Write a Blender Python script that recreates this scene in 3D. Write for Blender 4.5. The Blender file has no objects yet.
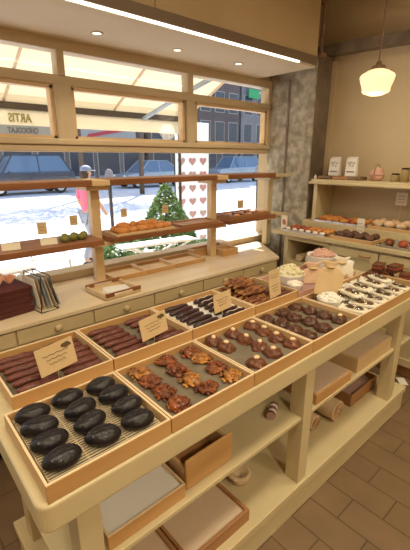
import bpy, bmesh, math, random
from mathutils import Vector, Matrix, noise
random.seed(7)
SC = bpy.context.scene
COL = SC.collection
PI = math.pi

# ------------------------------------------------------------------ materials
def newmat(name):
    m = bpy.data.materials.new(name); m.use_nodes = True
    nt = m.node_tree; nt.nodes.clear()
    out = nt.nodes.new('ShaderNodeOutputMaterial')
    return m, nt, out

def pbr(name, col, rough=.6, metal=0, spec=.35, col2=None, scale=8, detail=3, stretch=None, bump=0, bscale=None,
        emit=0, coat=0, contrast=(.35, .65), sss=0):
    m, nt, out = newmat(name)
    b = nt.nodes.new('ShaderNodeBsdfPrincipled')
    b.inputs['Base Color'].default_value = (*col, 1)
    b.inputs['Roughness'].default_value = rough
    b.inputs['Metallic'].default_value = metal
    b.inputs['Specular IOR Level'].default_value = spec
    b.inputs['Coat Weight'].default_value = coat
    if emit:
        b.inputs['Emission Color'].default_value = (*col, 1)
        b.inputs['Emission Strength'].default_value = emit
    nt.links.new(b.outputs[0], out.inputs[0])
    tc = nt.nodes.new('ShaderNodeTexCoord'); mp = nt.nodes.new('ShaderNodeMapping')
    nt.links.new(tc.outputs['Object'], mp.inputs[0])
    if stretch: mp.inputs['Scale'].default_value = stretch
    if col2:
        n = nt.nodes.new('ShaderNodeTexNoise'); n.inputs['Scale'].default_value = scale; n.inputs['Detail'].default_value = detail
        nt.links.new(mp.outputs[0], n.inputs['Vector'])
        r = nt.nodes.new('ShaderNodeValToRGB')
        r.color_ramp.elements[0].position = contrast[0]; r.color_ramp.elements[1].position = contrast[1]
        r.color_ramp.elements[0].color = (*col, 1); r.color_ramp.elements[1].color = (*col2, 1)
        nt.links.new(n.outputs[0], r.inputs[0]); nt.links.new(r.outputs[0], b.inputs['Base Color'])
    if bump:
        n2 = nt.nodes.new('ShaderNodeTexNoise'); n2.inputs['Scale'].default_value = bscale or scale * 3; n2.inputs['Detail'].default_value = 4
        nt.links.new(mp.outputs[0], n2.inputs['Vector'])
        bp = nt.nodes.new('ShaderNodeBump'); bp.inputs['Strength'].default_value = bump; bp.inputs['Distance'].default_value = .01
        nt.links.new(n2.outputs[0], bp.inputs['Height']); nt.links.new(bp.outputs[0], b.inputs['Normal'])
    return m

def wood(name, c1, c2, axis='x', rough=.5, scale=14):
    st = {'x': (.12, 1, 1), 'y': (1, .12, 1), 'z': (1, 1, .12)}[axis]
    return pbr(name, c1, rough, col2=c2, scale=scale, detail=5, stretch=st, contrast=(.3, .7), bump=.05, bscale=40)

def glass(name, tint=(1, 1, 1), gloss=.035, rough=.02):
    m, nt, out = newmat(name)
    t = nt.nodes.new('ShaderNodeBsdfTransparent'); t.inputs[0].default_value = (*tint, 1)
    g = nt.nodes.new('ShaderNodeBsdfGlossy'); g.inputs['Roughness'].default_value = rough
    x = nt.nodes.new('ShaderNodeMixShader'); x.inputs[0].default_value = gloss
    nt.links.new(t.outputs[0], x.inputs[1]); nt.links.new(g.outputs[0], x.inputs[2]); nt.links.new(x.outputs[0], out.inputs[0])
    return m

def fabric_translucent(name, col, tr=.6):
    m, nt, out = newmat(name)
    d = nt.nodes.new('ShaderNodeBsdfDiffuse'); d.inputs[0].default_value = (*col, 1)
    t = nt.nodes.new('ShaderNodeBsdfTranslucent'); t.inputs[0].default_value = (*col, 1)
    x = nt.nodes.new('ShaderNodeMixShader'); x.inputs[0].default_value = tr
    nt.links.new(d.outputs[0], x.inputs[1]); nt.links.new(t.outputs[0], x.inputs[2]); nt.links.new(x.outputs[0], out.inputs[0])
    return m

def brickish(name, c1, c2, mortar, bw, bh, ms=.01, rough=.6, offset=.5, rot=0, plane='xy', loc=(0, 0, 0)):
    m, nt, out = newmat(name)
    b = nt.nodes.new('ShaderNodeBsdfPrincipled'); b.inputs['Roughness'].default_value = rough
    tc = nt.nodes.new('ShaderNodeTexCoord'); mp = nt.nodes.new('ShaderNodeMapping')
    mp.inputs['Location'].default_value = loc
    mp.inputs['Rotation'].default_value = (-PI/2 if plane == 'xz' else 0, 0, rot)
    nt.links.new(tc.outputs['Object'], mp.inputs[0])
    br = nt.nodes.new('ShaderNodeTexBrick'); br.inputs['Scale'].default_value = 1
    br.inputs['Brick Width'].default_value = bw; br.inputs['Row Height'].default_value = bh
    br.inputs['Mortar Size'].default_value = ms; br.inputs['Mortar Smooth'].default_value = .3
    br.inputs['Color1'].default_value = (*c1, 1); br.inputs['Color2'].default_value = (*c2, 1); br.inputs['Mortar'].default_value = (*mortar, 1)
    br.offset = offset
    nt.links.new(mp.outputs[0], br.inputs['Vector'])
    n = nt.nodes.new('ShaderNodeTexNoise'); n.inputs['Scale'].default_value = 6; nt.links.new(mp.outputs[0], n.inputs['Vector'])
    mx = nt.nodes.new('ShaderNodeMixRGB'); mx.blend_type = 'MULTIPLY'; mx.inputs[0].default_value = .35
    nt.links.new(br.outputs['Color'], mx.inputs[1]); nt.links.new(n.outputs[0], mx.inputs[2]); nt.links.new(mx.outputs[0], b.inputs['Base Color'])
    bp = nt.nodes.new('ShaderNodeBump'); bp.inputs['Strength'].default_value = .3; bp.inputs['Distance'].default_value = .01; bp.invert = True
    nt.links.new(br.outputs['Fac'], bp.inputs['Height']); nt.links.new(bp.outputs[0], b.inputs['Normal'])
    nt.links.new(b.outputs[0], out.inputs[0])
    return m

M = {}
M['plaster'] = pbr('plaster', (.50, .385, .235), .85, col2=(.56, .44, .28), scale=1.6, detail=5, bump=.12, bscale=25)
M['soffit'] = pbr('soffit_plaster', (.70, .61, .47), .8, col2=(.74, .65, .51), scale=2)
M['fascia'] = pbr('fascia_tan', (.44, .31, .175), .7, col2=(.48, .345, .20), scale=1.5)  # tan tone, darker than the soffit underside
M['housing'] = pbr('dark_strip_housing', (.17, .115, .075), .5)
M['frame'] = wood('window_frame_wood', (.54, .42, .26), (.62, .50, .33), 'x', .5)
M['frame_z'] = wood('mullion_wood', (.54, .42, .26), (.62, .50, .33), 'z', .5)
M['cream'] = pbr('cream_paint', (.57, .465, .275), .42, col2=(.62, .51, .31), scale=3)
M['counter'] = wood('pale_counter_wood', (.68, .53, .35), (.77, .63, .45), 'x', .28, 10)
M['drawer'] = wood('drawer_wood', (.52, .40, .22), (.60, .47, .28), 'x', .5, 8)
M['tray'] = wood('tray_wood', (.48, .25, .09), (.62, .37, .155), 'x', .42, 12)
M['tray_y'] = wood('tray_wood_side', (.52, .31, .13), (.66, .43, .21), 'y', .42, 12)
M['edge'] = pbr('rim_light_tone', (.74, .56, .36), .5)  # pale tone standing in for light caught along the tray rims
M['pine'] = wood('pale_pine', (.62, .42, .22), (.72, .52, .30), 'x', .5, 12)
M['trayrim'] = M['tray']
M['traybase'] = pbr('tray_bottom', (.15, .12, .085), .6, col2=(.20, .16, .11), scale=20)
M['darkwood'] = wood('dark_shelf_wood', (.20, .075, .03), (.32, .13, .055), 'x', .4, 14)
M['brownwood'] = wood('brown_wood', (.30, .14, .06), (.42, .21, .09), 'x', .45, 12)
M['wire'] = pbr('wire', (.72, .58, .40), .45, metal=.3)
M['steel'] = pbr('steel_tray', (.62, .60, .56), .25, metal=1)
M['darkmetal'] = pbr('dark_metal', (.05, .045, .04), .4, metal=.8)
M['bun'] = pbr('black_glaze', (.006, .005, .006), .33, col2=(.02, .014, .016), scale=10, bump=.35, bscale=70, coat=.04)
M['praline'] = pbr('praline', (.09, .022, .010), .4, col2=(.30, .085, .022), scale=32, bump=.6, bscale=70, coat=.2)
M['praline2'] = pbr('praline_orange', (.14, .04, .012), .4, col2=(.55, .24, .05), scale=32, bump=.6, bscale=70, coat=.2)
M['choc'] = pbr('milk_chocolate', (.115, .036, .016), .4, col2=(.18, .06, .024), scale=12, bump=.25, bscale=50, coat=.15)
M['choc2'] = pbr('dark_chocolate', (.07, .025, .013), .4, col2=(.11, .038, .017), scale=12, bump=.25, bscale=50, coat=.15)
M['nut'] = pbr('blanched_nut', (.80, .58, .34), .4)
M['eclair'] = pbr('eclair_glaze', (.095, .022, .014), .4, col2=(.17, .05, .032), scale=40, bump=.35, coat=.08)
M['eclair_dark'] = pbr('eclair_dark_glaze', (.03, .012, .012), .3, col2=(.06, .02, .02), scale=18, bump=.2, coat=.3)
M['icing'] = pbr('icing', (.72, .62, .55), .5)
M['biscotti'] = pbr('biscotti', (.13, .035, .014), .55, col2=(.42, .19, .07), scale=26, detail=5, bump=.5, contrast=(.42, .6))
M['paper'] = pbr('white_paper', (.82, .78, .72), .8)
M['kraft'] = pbr('kraft_card', (.66, .48, .27), .8, col2=(.70, .52, .30), scale=9)
M['peach'] = pbr('peach_paper', (.66, .44, .30), .6)
M['card_white'] = pbr('white_card', (.80, .72, .58), .8)
M['ink'] = pbr('ink', (.14, .09, .05), .8)
M['croissant'] = pbr('croissant', (.50, .17, .04), .45, col2=(.74, .34, .10), scale=14, bump=.3, coat=.15)
M['redbun'] = pbr('red_brown_pastry', (.34, .07, .03), .45, col2=(.50, .14, .05), scale=14, bump=.3)
M['brownball'] = pbr('brown_cookie', (.09, .04, .03), .6, col2=(.16, .08, .05), scale=18, bump=.4)
M['sugar'] = pbr('sugared_dough', (.78, .60, .42), .7, col2=(.55, .30, .14), scale=12, bump=.3)
M['sugarwhite'] = pbr('powder_sugar', (.85, .78, .70), .8, bump=.3)
M['fig'] = pbr('green_fig', (.16, .17, .03), .5, col2=(.26, .22, .06), scale=12)
M['concrete'] = pbr('rough_concrete', (.27, .235, .18), .95, col2=(.50, .445, .355), scale=13, detail=10, bump=1.0, bscale=22, contrast=(.38, .64))
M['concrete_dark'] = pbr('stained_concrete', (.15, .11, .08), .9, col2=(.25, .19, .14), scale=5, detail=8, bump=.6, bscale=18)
M['rust'] = pbr('rusty_pipe', (.16, .085, .05), .7, col2=(.25, .15, .09), scale=12)
M['floor'] = brickish('terracotta_floor', (.20, .125, .068), (.225, .142, .08), (.11, .068, .038), .30, .155, .004, .42, rot=PI/2, loc=(.02, .0, 0))
M['glass'] = glass('window_glass')
M['clear'] = glass('clear_plastic', (.95, .95, .93), .14, .12)
M['lamp'] = pbr('opal_glass', (1.0, .80, .46), .4, emit=.85)
M['led'] = pbr('led', (1.0, .93, .80), .4, emit=3.2)
M['down'] = pbr('downlight_lens', (1.0, .88, .66), .4, emit=2)
M['burg'] = pbr('burgundy_card', (.075, .018, .018), .45, col2=(.10, .025, .022), scale=5)
M['purple'] = pbr('mauve_paper', (.42, .26, .24), .7)
M['tissue'] = pbr('peach_tissue', (.85, .45, .27), .7)
M['linen'] = pbr('beige_paper', (.62, .46, .33), .8, col2=(.67, .51, .38), scale=4)
M['cloth'] = pbr('linen_roll', (.60, .44, .27), .9, col2=(.68, .52, .34), scale=20, bump=.2)
M['pinkpaper'] = pbr('pink_paper', (.62, .36, .28), .7)
M['awning'] = fabric_translucent('awning_canvas', (.86, .80, .66), .38)
M['awnbar'] = pbr('awning_bar', (.07, .055, .045), .5)
M['whitemetal'] = pbr('white_metal', (.80, .80, .76), .4)
M['road'] = pbr('sunlit_road', (.50, .50, .52), .9, col2=(.58, .57, .58), scale=2, detail=5)
M['paving'] = brickish('paving', (.60, .58, .54), (.66, .63, .58), (.42, .40, .38), .6, .4, .01, .9)
M['leaf'] = pbr('leaf', (.055, .13, .035), .6, col2=(.12, .24, .07), scale=6)
M['leaf2'] = pbr('leaf_light', (.09, .19, .045), .6, col2=(.17, .30, .08), scale=6)
M['bark'] = pbr('bark', (.10, .07, .05), .9)
M['pot'] = pbr('terracotta', (.45, .2, .1), .8)
M['carblue'] = pbr('car_paint_navy', (.03, .04, .06), .3, coat=.6)
M['carsilver'] = pbr('car_paint_silver_blue', (.30, .35, .39), .3, metal=.3, coat=.6)
M['carglass'] = pbr('car_glass', (.10, .16, .24), .08, coat=.5)
M['tyre'] = pbr('tyre', (.02, .02, .02), .8)
M['brick'] = brickish('dark_brick', (.16, .11, .10), (.12, .09, .085), (.20, .17, .15), .24, .08, .008, .9, plane='xz')
M['bgrey'] = pbr('grey_facade', (.20, .18, .18), .9, col2=(.25, .22, .22), scale=1)
M['bbrown'] = pbr('brown_facade', (.17, .125, .11), .9, col2=(.22, .17, .15), scale=1)
M['bglass'] = pbr('dark_window', (.05, .06, .08), .15)
M['btrim'] = pbr('pale_trim', (.42, .38, .34), .8)
M['redsign'] = pbr('red_sign', (.55, .05, .07), .6)
M['greensign'] = pbr('green_sign', (.05, .35, .12), .6)
M['bluegrey'] = pbr('blue_grey_sign', (.36, .42, .50), .7)
M['signtext'] = pbr('sign_text_grey', (.16, .17, .20), .7)
M['yellowtext'] = pbr('yellow_text', (.36, .34, .10), .7)
M['heart'] = pbr('heart_pink', (.62, .24, .20), .7, col2=(.52, .36, .28), scale=3)
M['banner'] = fabric_translucent('banner_white', (.85, .85, .83), .35)
M['skin'] = pbr('skin', (.60, .33, .20), .5)
M['shirt'] = pbr('pink_shirt', (.78, .17, .24), .8)
M['jeans'] = pbr('grey_trousers', (.35, .36, .38), .8)
M['cap'] = pbr('blue_grey_cap', (.22, .25, .32), .7)
M['hair'] = pbr('brown_hair', (.06, .035, .02), .7)
M['shoe'] = pbr('shoe', (.08, .07, .07), .7)
M['cream2'] = pbr('cream_cups', (.80, .70, .48), .6, col2=(.66, .60, .36), scale=20, bump=.4)
M['jar'] = pbr('jar_content', (.34, .24, .10), .3, coat=.5)

# ------------------------------------------------------------------ mesh helpers
class MB:
    def __init__(s): s.v = []; s.f = []
    def add(s, vs, fs):
        n = len(s.v); s.v += [tuple(v) for v in vs]; s.f += [tuple(i + n for i in f) for f in fs]; return s
    def box(s, x0, x1, y0, y1, z0, z1, mat=None):
        vs = [Vector(p) for p in ((x0,y0,z0),(x1,y0,z0),(x1,y1,z0),(x0,y1,z0),(x0,y0,z1),(x1,y0,z1),(x1,y1,z1),(x0,y1,z1))]
        if mat is not None: vs = [mat @ v for v in vs]
        return s.add(vs, [(0,3,2,1),(4,5,6,7),(0,1,5,4),(1,2,6,5),(2,3,7,6),(3,0,4,7)])
    def prism(s, poly, a, b, axis='z'):
        n = len(poly)
        def P(p, t): return {'z': (p[0], p[1], t), 'y': (p[0], t, p[1]), 'x': (t, p[0], p[1])}[axis]
        vs = [P(p, a) for p in poly] + [P(p, b) for p in poly]
        return s.add(vs, [tuple(range(n))[::-1], tuple(range(n, 2*n))] + [(i, (i+1) % n, n + (i+1) % n, n + i) for i in range(n)])
    def tube(s, pts, r, n=8):
        pts = [Vector(p) for p in pts]; vs = []; fs = []
        rr = r if isinstance(r, (list, tuple)) else [r] * len(pts)
        for i, p in enumerate(pts):
            d = (pts[min(i+1, len(pts)-1)] - pts[max(i-1, 0)]).normalized()
            u = d.cross(Vector((0, 0, 1)));
            if u.length < .05: u = d.cross(Vector((1, 0, 0)))
            u.normalize(); w = d.cross(u)
            vs += [p + (u * math.cos(2*PI*k/n) + w * math.sin(2*PI*k/n)) * rr[i] for k in range(n)]
        for i in range(len(pts) - 1):
            fs += [(i*n+k, i*n+(k+1) % n, (i+1)*n+(k+1) % n, (i+1)*n+k) for k in range(n)]
        fs += [tuple(range(n))[::-1], tuple(range((len(pts)-1)*n, len(pts)*n))]
        return s.add(vs, fs)
    def lathe(s, prof, c=(0, 0, 0), n=24, axis='z', close=True):
        vs = []; fs = []
        for r, z in prof:
            for k in range(n):
                a = 2*PI*k/n; p = (r*math.cos(a), r*math.sin(a), z)
                if axis == 'y': p = (p[0], p[2], p[1])
                if axis == 'x': p = (p[2], p[0], p[1])
                vs.append((c[0]+p[0], c[1]+p[1], c[2]+p[2]))
        for i in range(len(prof)-1):
            fs += [(i*n+k, i*n+(k+1) % n, (i+1)*n+(k+1) % n, (i+1)*n+k) for k in range(n)]
        if close: fs += [tuple(range(n))[::-1], tuple(range((len(prof)-1)*n, len(prof)*n))]
        return s.add(vs, fs)
    def blob(s, rx, ry, rz, c=(0, 0, 0), amp=0, freq=20, seed=0, nu=18, nv=10, flat=.0, rot=0, fn=None):
        vs = []; fs = []
        R = Matrix.Rotation(rot, 3, 'Z')
        for j in range(1, nv):
            for i in range(nu):
                th = PI*j/nv; ph = 2*PI*i/nu
                d = Vector((math.sin(th)*math.cos(ph), math.sin(th)*math.sin(ph), math.cos(th)))
                vs.append(d)
        vs += [Vector((0, 0, 1)), Vector((0, 0, -1))]
        out = []
        for d in vs:
            k = 1 + amp * noise.noise(Vector((d.x*rx, d.y*ry, d.z*rz)) * freq + Vector((seed*3.1, seed*1.7, 0)))
            p = Vector((d.x*rx*k, d.y*ry*k, d.z*rz*k))
            if fn: p = fn(p, d)
            if p.z < -rz*(1-flat): p.z = -rz*(1-flat)
            p = R @ p
            out.append((p.x+c[0], p.y+c[1], p.z+c[2]))
        for j in range(nv-2):
            fs += [(j*nu+i, (j+1)*nu+i, (j+1)*nu+(i+1) % nu, j*nu+(i+1) % nu) for i in range(nu)]
        T = (nv-1)*nu
        fs += [(T, i, (i+1) % nu) for i in range(nu)] + [(T+1, (nv-2)*nu+(i+1) % nu, (nv-2)*nu+i) for i in range(nu)]
        return s.add(out, fs)
    def build(s, name, mat, parent=None, smooth=False, bevel=0, loc=None, rz=0, segs=2):
        me = bpy.data.meshes.new(name); me.from_pydata(s.v, [], s.f); me.update()
        bm = bmesh.new(); bm.from_mesh(me); bmesh.ops.recalc_face_normals(bm, faces=bm.faces); bm.to_mesh(me); bm.free()
        if smooth:
            for p in me.polygons: p.use_smooth = True
        me.materials.append(M[mat] if isinstance(mat, str) else mat)
        o = bpy.data.objects.new(name, me); COL.objects.link(o)
        if parent is not None: o.parent = parent
        if loc is not None: o.location = loc
        if rz: o.rotation_euler[2] = rz
        if bevel:
            b = o.modifiers.new('b', 'BEVEL'); b.width = bevel; b.segments = segs; b.limit_method = 'ANGLE'
        return o

def tag(o, label, cat, group=None, kind=None):
    o['label'] = label; o['category'] = cat
    if group: o['group'] = group
    if kind: o['kind'] = kind
    return o
def thing(name, label, cat, loc=(0, 0, 0), rz=0, group=None):
    o = bpy.data.objects.new(name, None); COL.objects.link(o); o.location = loc; o.rotation_euler = (0, 0, rz)
    o.empty_display_size = .05
    return tag(o, label, cat, group)
def struct(name, mb, mat, parent=None, **k):
    o = mb.build(name, mat, parent, **k)
    if parent is None: o['kind'] = 'structure'
    return o
def copy_tree(o, parent=None):
    c = o.copy(); COL.objects.link(c); c.parent = parent
    for ch in list(o.children): copy_tree(ch, c)
    return c
ORD = ['first', 'second', 'third', 'fourth', 'fifth', 'sixth', 'seventh', 'eighth', 'ninth', 'tenth', 'eleventh', 'twelfth', 'thirteenth', 'fourteenth']
def place(protos, used, i, loc, rz, label, group):
    p = protos[i % len(protos)]
    if p.name not in used: used.add(p.name); o = p
    else: o = copy_tree(p)
    o.location = loc; o.rotation_euler = (0, 0, rz)
    o['label'] = label; o['group'] = group
    return o
USED = set()

# ------------------------------------------------------------------ camera
F = 378.; PITCH = math.atan(117/378.); PHI = math.radians(48.5)
fw = Vector((math.cos(PHI)*math.cos(PITCH), math.sin(PHI)*math.cos(PITCH), -math.sin(PITCH)))
rt = Vector((math.sin(PHI), -math.cos(PHI), 0)); up = rt.cross(fw)
cd = bpy.data.cameras.new('camera'); cam = bpy.data.objects.new('camera', cd); COL.objects.link(cam)
cd.sensor_fit = 'HORIZONTAL'; cd.sensor_width = 36; cd.lens = 36*F/410; cd.clip_start = .02; cd.clip_end = 300
cam.matrix_world = Matrix(((rt.x, up.x, -fw.x, 0), (rt.y, up.y, -fw.y, 0), (rt.z, up.z, -fw.z, 1.65), (0, 0, 0, 1)))
SC.camera = cam

# ------------------------------------------------------------------ room shell
YW = 2.68; XR = 3.5; CZ = 3.4
struct('floor', MB().box(-2.5, XR+.2, -3.0, YW+.15, -.1, 0), 'floor')
struct('ceiling', MB().box(-2.5, XR+.2, -3.0, YW+.15, CZ, CZ+.1), 'plaster')
struct('wall_right', MB().box(XR, XR+.2, -3.0, YW+.15, 0, CZ), 'plaster')
struct('wall_left', MB().box(-2.7, -2.5, -3.0, YW+.15, -.1, CZ), 'plaster')
struct('wall_back', MB().box(-2.5, XR, -3.2, -3.0, -.1, CZ), 'plaster')
w = MB().box(-2.5, 3.28, YW, YW+.15, -.1, .82).box(-2.5, 3.28, YW, YW+.15, 2.36, CZ).box(3.28, XR, YW, YW+.15, -.1, CZ)
struct('wall_window', w, 'plaster')
sof = struct('ceiling_soffit', MB().box(-2.5, 3.02, 2.03, YW-.001, 2.37, CZ-.001), 'soffit')
for xa, xb in ((-2.5, 1.412), (1.418, 3.02)): struct('fascia_panel', MB().box(xa, xb, 2.018, 2.0299, 2.44, CZ-.002), 'fascia', sof)
# window: frame bars, transoms, mullions, glass
win = struct('window_1', MB().box(-2.5, 3.28, YW-.03, YW+.07, 2.305, 2.37).box(-2.5, 3.28, YW-.05, YW+.09, .80, .855), 'frame')
def bar(nm, x0, x1, z0, z1, y0=YW-.03, y1=YW+.07, mat='frame'):
    return MB().box(x0, x1, y0, y1, z0, z1).build(nm, mat, win, bevel=.008)
bar('transom_rail', -2.5, 3.28, 2.105, 2.165, YW-.02)
bar('middle_rail', -2.5, 3.28, 1.735, 1.775, YW-.035, YW+.06); bar('middle_rail', -2.5, 3.28, 1.690, 1.733, YW-.02, YW+.07)
for x0, x1 in ((-.06, .04), (1.085, 1.135), (2.165, 2.22), (3.20, 3.28), (-1.2, -1.1)):
    bar('mullion', x0, x1, 2.16, 2.31, mat='frame_z')
for x0, x1 in ((-.06, .06), (1.045, 1.165), (2.150, 2.238), (3.19, 3.28), (-1.2, -1.1)):
    bar('mullion', x0, x1, 1.76, 2.11, mat='frame_z')
for xa, xb in ((-1.1, -.06), (.06, 1.045), (1.165, 2.135), (2.25, 3.19)):
    m = MB().box(xa, xa+.022, YW-.01, YW+.05, 1.775, 2.10).box(xb-.022, xb, YW-.01, YW+.05, 1.775, 2.10)
    m.box(xa, xb, YW-.01, YW+.05, 2.082, 2.104).box(xa, xb, YW-.01, YW+.05, 1.775, 1.793)
    m.build('sash', 'pine', win)
MB().box(-2.5, 3.28, YW+.012, YW+.018, .84, 2.31).build('glass_pane', 'glass', win)
# concrete pillar, beam
pil = struct('wall_pillar', MB().box(3.235, XR, 2.155, YW-.002, 0, 2.54), 'concrete', bevel=.012)
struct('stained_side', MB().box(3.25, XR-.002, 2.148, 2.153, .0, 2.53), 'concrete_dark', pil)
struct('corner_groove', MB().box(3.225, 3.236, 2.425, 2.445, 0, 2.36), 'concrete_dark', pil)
bm_ = MB(); N = 24; vs = []; fs = []
for i in range(N+1):
    t = i/N; y = 2.28 - t*2.1
    zb = 2.549 - .045*t*2.0 + .006*noise.noise(Vector((y*9, 0, 0))); zt = 2.632 - .04*t*2 + .022*noise.noise(Vector((y*7, 3, 0)))
    vs += [(3.40, y, zb), (3.40, y, zt), (3.50, y, zt+.012), (3.50, y, zb)]
for i in range(N):
    for k in range(4): fs.append((i*4+k, i*4+(k+1) % 4, (i+1)*4+(k+1) % 4, (i+1)*4+k))
fs += [(0, 1, 2, 3), (N*4+3, N*4+2, N*4+1, N*4)]
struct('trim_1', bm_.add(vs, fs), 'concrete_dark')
struct('trim_2', MB().box(3.468, 3.499, 2.10, 2.145, 1.0, 2.5), 'plaster')
# pipe
t = thing('rusty_pipe', 'rusty vertical conduit pipe running up the wall above the pillar', 'pipe', (3.20, 2.10, 2.52))
MB().tube([(0, 0, 0), (0, 0, .876)], .014, 10).build('tube', 'rust', t, smooth=True)
MB().lathe([(.03, 0), (.036, .01), (.036, .05), (.02, .06)], (0, 0, .36), 14).build('coupling', 'rust', t, smooth=True)
MB().box(-.02, .06, -.02, .02, -.03, 0).build('bracket', 'rust', t)
# LED strip and downlights
t = thing('strip_light', 'long linear strip light on the lower edge of the soffit', 'light', (0, 2.03, 2.37))
MB().box(-2.4, 3.0, -.03, -.013, .012, .072).build('housing', 'housing', t)
MB().box(-2.4, 2.76, -.032, -.016, -.002, .008).build('diffuser', 'led', t)
for i, (x, y) in enumerate(((1.24, 2.385), (1.83, 2.36), (2.44, 2.355))):
    t = thing('downlight', ['left', 'middle', 'right'][i] + 'most of three small round recessed downlights in the soffit' if i != 1 else 'middle one of three small round recessed downlights in the soffit', 'light', (x, y, 2.37), 0, 'soffit downlights')
    MB().lathe([(.026, -.004), (.038, -.004), (.038, -.0005), (.026, -.0005)], (0, 0, 0), 20, close=False).build('trim_ring', 'cream', t, smooth=True)
    MB().lathe([(.026, -.003), (.026, -.001)], (0, 0, 0), 20).build('lens', 'down', t)
# pendant
px, py, pz = 2.9, 1.425, 2.165
t = thing('pendant_lamp', 'glowing schoolhouse pendant lamp with opal glass shade on a long cord', 'lamp', (px, py, pz))
MB().lathe([(.045, .085), (.055, .08), (.075, .072), (.112, .05), (.118, .035), (.112, .01), (.098, -.03), (.094, -.05), (.096, -.056), (.085, -.068), (.045, -.083), (.005, -.088)], n=32).build('glass_shade', 'lamp', t, smooth=True)
MB().lathe([(.006, .14), (.014, .135), (.022, .115), (.044, .105), (.05, .088), (.05, .078), (.04, .076)], n=24).build('fitter', 'rust', t, smooth=True)
MB().tube([(0, 0, .13), (0, 0, CZ - pz)], .006, 8).build('cord', 'rust', t)

# ------------------------------------------------------------------ generic pieces
def wooden_tray(name, label, cat, x0, x1, y0, y1, z, h, th=.0075, mat='tray', base='traybase', group=None, baseh=.010, rz=0):
    cx, cy = (x0+x1)/2, (y0+y1)/2; a, b = (x1-x0)/2, (y1-y0)/2
    t = thing(name, label, cat, (cx, cy, z), rz, group)
    my = 'tray_y' if mat == 'tray' else mat
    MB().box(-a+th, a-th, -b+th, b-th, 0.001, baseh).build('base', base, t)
    MB().box(-a, a, -b, -b+th, 0, h).build('rail', mat, t, bevel=.002)
    MB().box(-a, a, b-th, b, 0, h).build('rail', mat, t, bevel=.002)
    MB().box(-a, -a+th, -b+th, b-th, 0, h).build('rail', my, t, bevel=.002)
    MB().box(a-th, a, -b+th, b-th, 0, h).build('rail', my, t, bevel=.002)
    if mat == 'tray':  # pale strips paint in the lit top edges of the rails
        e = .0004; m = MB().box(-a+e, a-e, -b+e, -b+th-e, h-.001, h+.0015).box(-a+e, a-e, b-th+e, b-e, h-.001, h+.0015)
        m.box(-a+e, -a+th-e, -b+th, b-th, h-.001, h+.0015).box(a-th+e, a-e, -b+th, b-th, h-.001, h+.0015).build('lit_edge', 'edge', t)
    return t

def rounded(x0, x1, y0, y1, r, n=6):
    pts = []
    for cx, cy, a0 in ((x1-r, y0+r, -90), (x1-r, y1-r, 0), (x0+r, y1-r, 90), (x0+r, y0+r, 180)):
        for k in range(n+1):
            a = math.radians(a0 + 90*k/n); pts.append((cx+r*math.cos(a), cy+r*math.sin(a)))
    return pts

# ------------------------------------------------------------------ display table
t = thing('display_table', 'long cream painted display table with two lower shelves in the foreground', 'table', (0, 0, 0))
MB().prism(rounded(.155, 2.58, .752, 1.60, .035), .787, .873).build('table_top', 'cream', t, bevel=.010, segs=3)
for x0, x1, y0 in ((.245, .312, .775), (1.272, 1.338, .775), (2.235, 2.305, .775), (.235, .30, 1.31), (1.272, 1.338, 1.31), (2.235, 2.305, 1.31)):
    MB().box(x0, x1, y0, y0+.075, .17, .788).build('leg', 'cream', t, bevel=.003)
MB().box(.205, 2.49, .785, 1.45, .518, .537).build('middle_shelf', 'cream', t, bevel=.003)
MB().box(.20, 2.50, .763, 1.46, .13, .17).build('bottom_shelf', 'cream', t, bevel=.004)
MB().box(.21, 2.49, .773, 1.45, 0, .131).build('plinth', 'cream', t)

# front row of wooden boxes
ZT = .873; HT = .052
front_x = [(.18, .538), (.541, .902), (.905, 1.267), (1.270, 1.672), (1.676, 2.05), (2.053, 2.42)]
flabels = ['long pine tray holding the black glazed buns, nearest corner of the table',
           'pine tray holding orange brown praline clusters, beside the black bun tray',
           'pine tray holding chocolate domes topped with pale nuts',
           'pine tray holding plain dark chocolate domes, fourth along the front row',
           'pine tray holding clear paper packets under the big tan sign',
           'pine tray at the far right end of the front row']
for (a, b), l in zip(front_x, flabels):
    if l.startswith('pine tray holding clear'): continue
    if l.startswith('pine tray at the far'): continue
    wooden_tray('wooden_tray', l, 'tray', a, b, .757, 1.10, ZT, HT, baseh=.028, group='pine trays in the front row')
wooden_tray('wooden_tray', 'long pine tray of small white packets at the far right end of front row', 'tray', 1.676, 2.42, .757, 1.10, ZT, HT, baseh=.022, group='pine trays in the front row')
back_x = [(.222, .578), (.582, .966), (.970, 1.385), (1.390, 1.755)]
blabels = ['pine tray of reddish brown chocolate bars in the back row, leftmost',
           'pine tray of reddish brown chocolate bars, second in the back row',
           'pine tray lined white with dark glazed eclairs in the back row',
           'pine tray heaped with nutty biscotti, fourth in the back row']
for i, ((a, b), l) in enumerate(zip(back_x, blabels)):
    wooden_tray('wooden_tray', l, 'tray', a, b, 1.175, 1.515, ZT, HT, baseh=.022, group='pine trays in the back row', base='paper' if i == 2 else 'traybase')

# wire rack in tray one
t = thing('wire_rack', 'fine wire cooling rack under the black buns', 'rack', (.359, .9285, ZT+.028))
m = MB()
for k in range(31):
    y = -.150 + k*.0100
    m.box(-.163, .163, y-.0019, y+.0019, .004, .0068)
m.build('wires', 'wire', t)
m = MB()
for x in (-.162, -.055, .055, .162): m.tube([(x, -.155, .003), (x, .155, .003)], .0022, 6)
m.build('cross_wires', 'wire', t)

# confection prototypes ---------------------------------------------------
def proto(name, cat, builder, k):
    r = []
    for i in range(k):
        r.append(builder(name, cat, i))
    return r
def single(name, mb, mat, cat, smooth=True):
    o = mb.build(name, mat, None, smooth=smooth); o['category'] = cat; return o

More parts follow.
